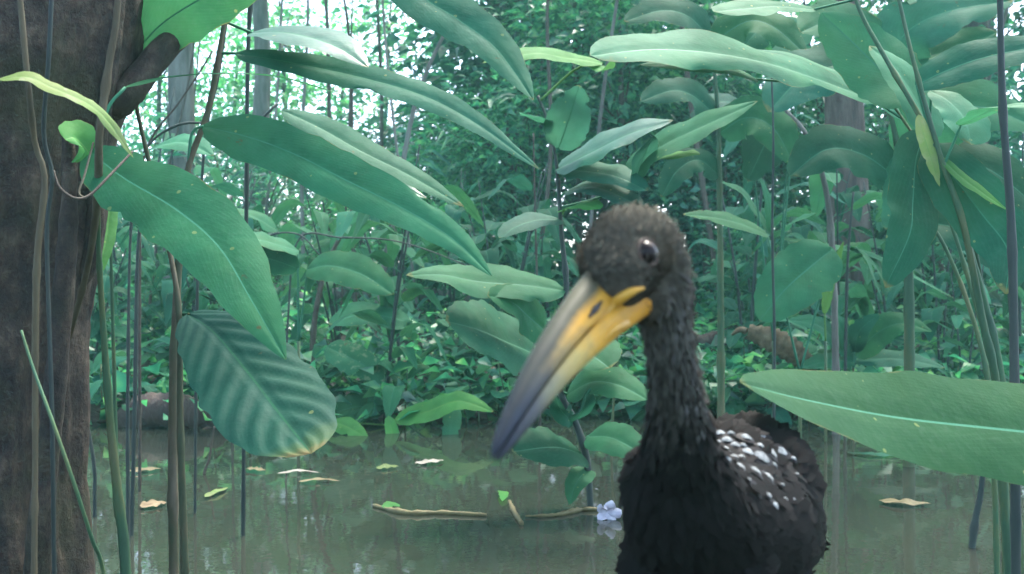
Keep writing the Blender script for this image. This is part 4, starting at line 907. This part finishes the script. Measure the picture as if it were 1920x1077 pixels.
    for rr, tr_, nm, mt in ((.0056, .0006, 'eyelid', 'lid'),):
        m2 = MB(); K = 28; ring = []
        P = []; 
        for i in range(K):
            a = 2 * math.pi * i / K; rad = t1 * math.cos(a) + t2 * math.sin(a)
            for j in range(8):
                bq = 2 * math.pi * j / 8
                P.append(ec + ax * (.0020 + tr_ * math.sin(bq)) + rad * (rr - .0002 + tr_ * 1.3 * math.cos(bq)))
        f = [(i * 8 + j, i * 8 + (j + 1) % 8, ((i + 1) % K) * 8 + (j + 1) % 8, ((i + 1) % K) * 8 + j) for i in range(K) for j in range(8)]
        m2.add(P, f); m2.build(nm, MAT[mt], root)
    # ---- contour feathers
    fa = np.array([list(p.vertices)[:4] + [p.vertices[0]] * (4 - len(p.vertices)) for p in me.polygons])
    cen = V[fa].mean(1); fn = nrm(NV[fa].mean(1)); area = np.array([p.area for p in me.polygons])
    ti = tpar[fa[:, 0]]
    dens = np.interp(ti, [0, .09, .2, .4], [16., 12., 5., 1.2]); pr_ = area * dens; pr_ /= pr_.sum()
    NF = 46000
    pick = rng.choice(len(cen), NF, p=pr_)
    P = cen[pick] + rng.normal(size=(NF, 3)) * .0012; Nn = fn[pick]; tp = ti[pick] + rng.normal(size=NF) * .012
    flow = Tn[np.clip((tp * (n - 1)).astype(int), 0, n - 1)] + rng.normal(size=(NF, 3)) * .16
    # on the head the feathers sweep back from the bill
    away = nrm(P - np.array(base)); wgt = np.clip((.095 - tp) / .04, 0, 1)[:, None]
    flow = flow * (1 - wgt) + (away + rng.normal(size=(NF, 3)) * .15) * wgt
    flow = nrm(flow - Nn * (flow * Nn).sum(1, keepdims=True))
    Ln = np.interp(tp, [0, .07, .12, .2, .4, 1], [.0026, .0034, .0055, .009, .016, .018]) * rng.uniform(.6, 1.3, NF)
    Wn = Ln * np.interp(tp, [0, .1, .25, 1], [.09, .11, .20, .22])
    keep = (np.linalg.norm(P - np.array(ec), axis=1) > .0072)
    rel = P - np.array(base); al = rel @ np.array(Bd); rad = np.linalg.norm(rel - al[:, None] * np.array(Bd), axis=1)
    keep &= ~((al > -.004) & (rad < .0125))
    for fl in [o for o in root.children if o.name.startswith('gape_flange')]:
        fv = np.array([v.co[:] for v in fl.data.vertices][::6]) + org
        keep &= np.min(np.linalg.norm(P[:, None] - fv[None], axis=2), axis=1) > .0035
    P, Nn, flow, Ln, Wn, tp = [a[keep] for a in (P, Nn, flow, Ln, Wn, tp)]; NF = len(P)
    S = np.cross(flow, Nn); lift = np.interp(tp, [0, .1, .3, 1], [.10, .12, .10, .06])[:, None] * rng.uniform(.5, 1.6, (NF, 1))
    base_ = P - Nn * .0006
    mid = P + flow * (Ln * .55)[:, None] + Nn * (Ln[:, None] * lift * .8)
    tip_ = P + flow * Ln[:, None] + Nn * (Ln[:, None] * lift)
    vv = np.stack([base_ - S * Wn[:, None] * .4, base_ + S * Wn[:, None] * .4, mid + S * Wn[:, None], tip_, mid - S * Wn[:, None]], 1).reshape(-1, 3)
    cl = colour(np.clip(tp, 0, 1), P, Nn, rng.uniform(size=NF) * 1.5)
    # pale shaft streaks down the neck and over the cheek
    rs = rng.uniform(size=NF)
    streak = ((tp > .07) & (tp < .19) & (P[:, 0] > Cs[np.clip((tp * (n - 1)).astype(int), 0, n - 1), 0] + .003) & (rs < .20)) | ((tp > .05) & (tp < .12) & (rs < .05))
    cl[streak] = np.array([.16, .155, .135]) * rng.uniform(.5, 1.1, (streak.sum(), 1))
    m2 = MB(); m2.add(vv, [(5 * i, 5 * i + 1, 5 * i + 2, 5 * i + 3, 5 * i + 4) for i in range(NF)])
    pl = m2.build('plumage', MAT['plum'], body); pl['kind'] = 'stuff'
    ca = pl.data.color_attributes.new('plumage', 'FLOAT_COLOR', 'POINT')
    ca.data.foreach_set('color', np.repeat(np.concatenate([cl, np.ones((NF, 1))], 1), 5, axis=0).ravel())
    # ---- white-centred wing coverts (each feather where it lies on the folded wing)
    spots = [(510, 560, 13), (560, 553, 17), (600, 612, 19), (643, 608, 16), (565, 632, 21), (540, 690, 15), (590, 712, 14), (480, 675, 14), (540, 755, 15),
             (610, 815, 12), (650, 795, 9), (680, 793, 8), (725, 800, 7), (440, 570, 12), (470, 590, 11), (515, 615, 14), (430, 610, 11), (610, 660, 9),
             (505, 720, 9), (415, 545, 11), (690, 635, 7), (460, 640, 10), (585, 780, 9), (640, 740, 6), (700, 700, 5), (680, 565, 6),
             (405, 580, 9), (455, 545, 8), (488, 640, 9), (500, 590, 8), (425, 640, 9), (560, 590, 9)]
    for (zx, zy, sz) in spots:
        px, py = 1150 + zx / 2.083, 560 + zy / 2.083
        l, nn = hit(px, py)
        if l is None: continue
        s = sz * 1.25 / FPX * l.y
        fl = Vector((.80, .30, -.50)); fl = (fl - nn * fl.dot(nn)).normalized(); sd_ = fl.cross(nn)
        m2 = MB()
        def tear(Lf, Wf, off, mi):
            K = 7; vs = []; 
            for i in range(K + 1):
                t = i / K; wdt = Wf * math.sin(math.pi * min(1, t * .92 + .04)) ** .7
                h = off + .0012 * math.sin(t * 3.1)
                c0 = l + fl * (Lf * (t - .5)) + nn * h
                vs += [c0 - sd_ * wdt - nn * .0004, c0 + nn * .0001, c0 + sd_ * wdt - nn * .0004]
            fs = [(3 * i + j, 3 * i + j + 1, 3 * i + j + 4, 3 * i + j + 3) for i in range(K) for j in (0, 1)]
            m2.add(vs, fs, mi)
        tear(s * 2.6, s * .85, .0024, 0); tear(s * 1.4, s * .42, .0034, 1)
        m2.build('wing_feather', [MAT['plum_dark'], MAT['plum_white']], root)
    # folded wing edge: long dark flight feathers along the flank
    for k in range(5):
        pts = [at(1400 + 8 * k, 930 + 20 * k, .62), at(1450 + 6 * k, 950 + 21 * k, .66), at(1490 + 4 * k, 985 + 18 * k, .72), at(1505 + 2 * k, 1030 + 14 * k, .80)]
        hs = []
        for i, pnt in enumerate(pts):
            l, nn, ii, dist = bvh.find_nearest(pnt); hs.append(l + nn * (.0012 + .0003 * k))
        m2 = MB(); blade(m2, hs, .008, nn, 'blunt', fold=.05, curl=.05, wave=.01, nu=14, seed=k)
        m2.build('flight_feather', [MAT['plum_dark'], MAT['plum_dark']], root)
    # ---- legs standing on the pool bed
    for (x0, y0, x1, y1) in ((.118, .60, .105, .60), (.165, .66, .172, .64)):
        m2 = MB(); g = BED
        hip = Vector((x0, y0, .215)); knee = Vector((x0 + .005, y0 + .035, .07)); foot = Vector((x1, y1, g + .012))
        tube(m2, [hip, (hip + knee) / 2, knee, (knee + foot) / 2, foot], [.014, .0065, .0055, .0042, .0045], 10, n=26)
        for ang, ln in ((-25, .075), (5, .085), (35, .07), (180, .03)):
            a = R(ang); dv = Vector((math.sin(a) * -1, -math.cos(a), 0))
            tube(m2, [foot + Vector((0, 0, -.004)), foot + dv * ln * .5 + Vector((0, 0, -.003)), foot + dv * ln + Vector((0, 0, -.010))], [.0042, .0032, .0012], 7, n=8)
        m2.build('leg', MAT['leg'], root)
    return root

def vc_mat(name):
    m, n = newmat(name); b = NB(n)
    a = b('Attribute', attribute_name='plumage'); tc = b('TexCoord')
    n1 = b('TexNoise', {'Vector': tc.outputs['Object'], 'Scale': 260.0, 'Detail': 4.0}).outputs[0]
    c = b.mix(b.ramp(n1, [(.35, .45), (.65, 0.0)]), a.outputs['Color'], (.008, .007, .006))
    pr = b('BsdfPrincipled', {'Base Color': c, 'Roughness': .8}); pr.inputs['Specular IOR Level'].default_value = .06
    b.out(pr.outputs[0])
vc_mat('plum')
flat_mat('plum_dark', [(.3, (.006, .006, .006)), (.7, (.012, .010, .009))], 200, .6, .2, rnd=.2, dist=.0005, spec=.1)
flat_mat('plum_white', [(.35, (.07, .08, .075)), (.65, (.26, .28, .27))], 300, .8, .2, dist=.0005)
flat_mat('lid', [(.3, (.05, .030, .018)), (.7, (.09, .05, .028))], 200, .5, .2, dist=.0005)
flat_mat('dark_skin', [(.3, (.012, .011, .010)), (.7, (.02, .018, .016))], 200, .5, .1)
flat_mat('leg', [(.3, (.035, .04, .038)), (.7, (.06, .065, .058))], 200, .5, .3, dist=.0005)
flat_mat('gape', [(.3, (.46, .22, .022)), (.7, (.54, .30, .035))], 150, .42, .25, dist=.0006)
m, n = newmat('eye'); b = NB(n)
pr = b('BsdfPrincipled', {'Base Color': (.012, .008, .006, 1), 'Roughness': .14}); pr.inputs['Specular IOR Level'].default_value = .14; b.out(pr.outputs[0])
def bill_mat(name, upper):
    m, n = newmat(name); b = NB(n); uvn = b('UVMap'); sp = b('SeparateXYZ', {0: uvn.outputs[0]}); u, v = sp.outputs[0], sp.outputs[1]
    tc = b('TexCoord'); mp = b('Mapping', {'Vector': tc.outputs['Object']})
    ns = b('TexNoise', {'Vector': mp.outputs[0], 'Scale': 130.0, 'Detail': 5.0}).outputs[0]
    uu = b.math('ADD', u, b.math('MULTIPLY', b.math('SUBTRACT', ns, .5), .12))
    if upper:
        top = b.ramp(uu, [(0, (.085, .076, .042)), (.30, (.070, .066, .036)), (.55, (.038, .041, .028)), (.8, (.013, .019, .021)), (1, (.014, .018, .024))])
        low = b.ramp(uu, [(0, (.46, .22, .02)), (.36, (.46, .24, .03)), (.52, (.24, .17, .06)), (.66, (.060, .060, .048)), (.8, (.022, .030, .040)), (1, (.014, .018, .024))])
        c = b.mix(b.ramp(b.math('ADD', v, b.math('MULTIPLY', b.math('SUBTRACT', ns, .5), .12)), [(.66, 1.0), (.80, 0.0)]), top, low)
    else:
        c = b.ramp(uu, [(0, (.48, .21, .018)), (.34, (.50, .26, .03)), (.48, (.38, .28, .08)), (.64, (.19, .18, .10)), (.76, (.060, .066, .066)), (.9, (.022, .028, .036)), (1, (.014, .018, .024))])
    c = b.mix(b.ramp(ns, [(.5, 0.0), (.8, .35)]), c, (.05, .045, .035))
    bp = b('Bump', {'Strength': .25, 'Distance': .0006, 'Height': ns})
    pr = b('BsdfPrincipled', {'Base Color': c, 'Roughness': .46, 'Normal': bp.outputs[0]}); pr.inputs['Specular IOR Level'].default_value = .16
    b.out(pr.outputs[0])
bill_mat('bill_up', True); bill_mat('bill_low', False)
build_bird()

# ------------------------------------------------------------------ damp air
m, n = newmat('haze'); b = NB(n)
pv = b('VolumePrincipled', {'Color': (.38, .95, .82, 1), 'Density': .0065, 'Anisotropy': .2})
o_ = n.nodes.new('ShaderNodeOutputMaterial'); n.links.new(pv.outputs[0], o_.inputs['Volume'])
mb = MB(); x0, x1, y0, y1, z0, z1 = -31, 31, -7, 31, -1.6, 11
mb.add([(x0, y0, z0), (x1, y0, z0), (x1, y1, z0), (x0, y1, z0), (x0, y0, z1), (x1, y0, z1), (x1, y1, z1), (x0, y1, z1)],
       [(0, 3, 2, 1), (4, 5, 6, 7), (0, 1, 5, 4), (1, 2, 6, 5), (2, 3, 7, 6), (3, 0, 4, 7)])
tag(mb.build('haze', MAT['haze'], loc=(0, 0, 0), smooth=False), 'pale damp air filling the wood', kind='stuff')
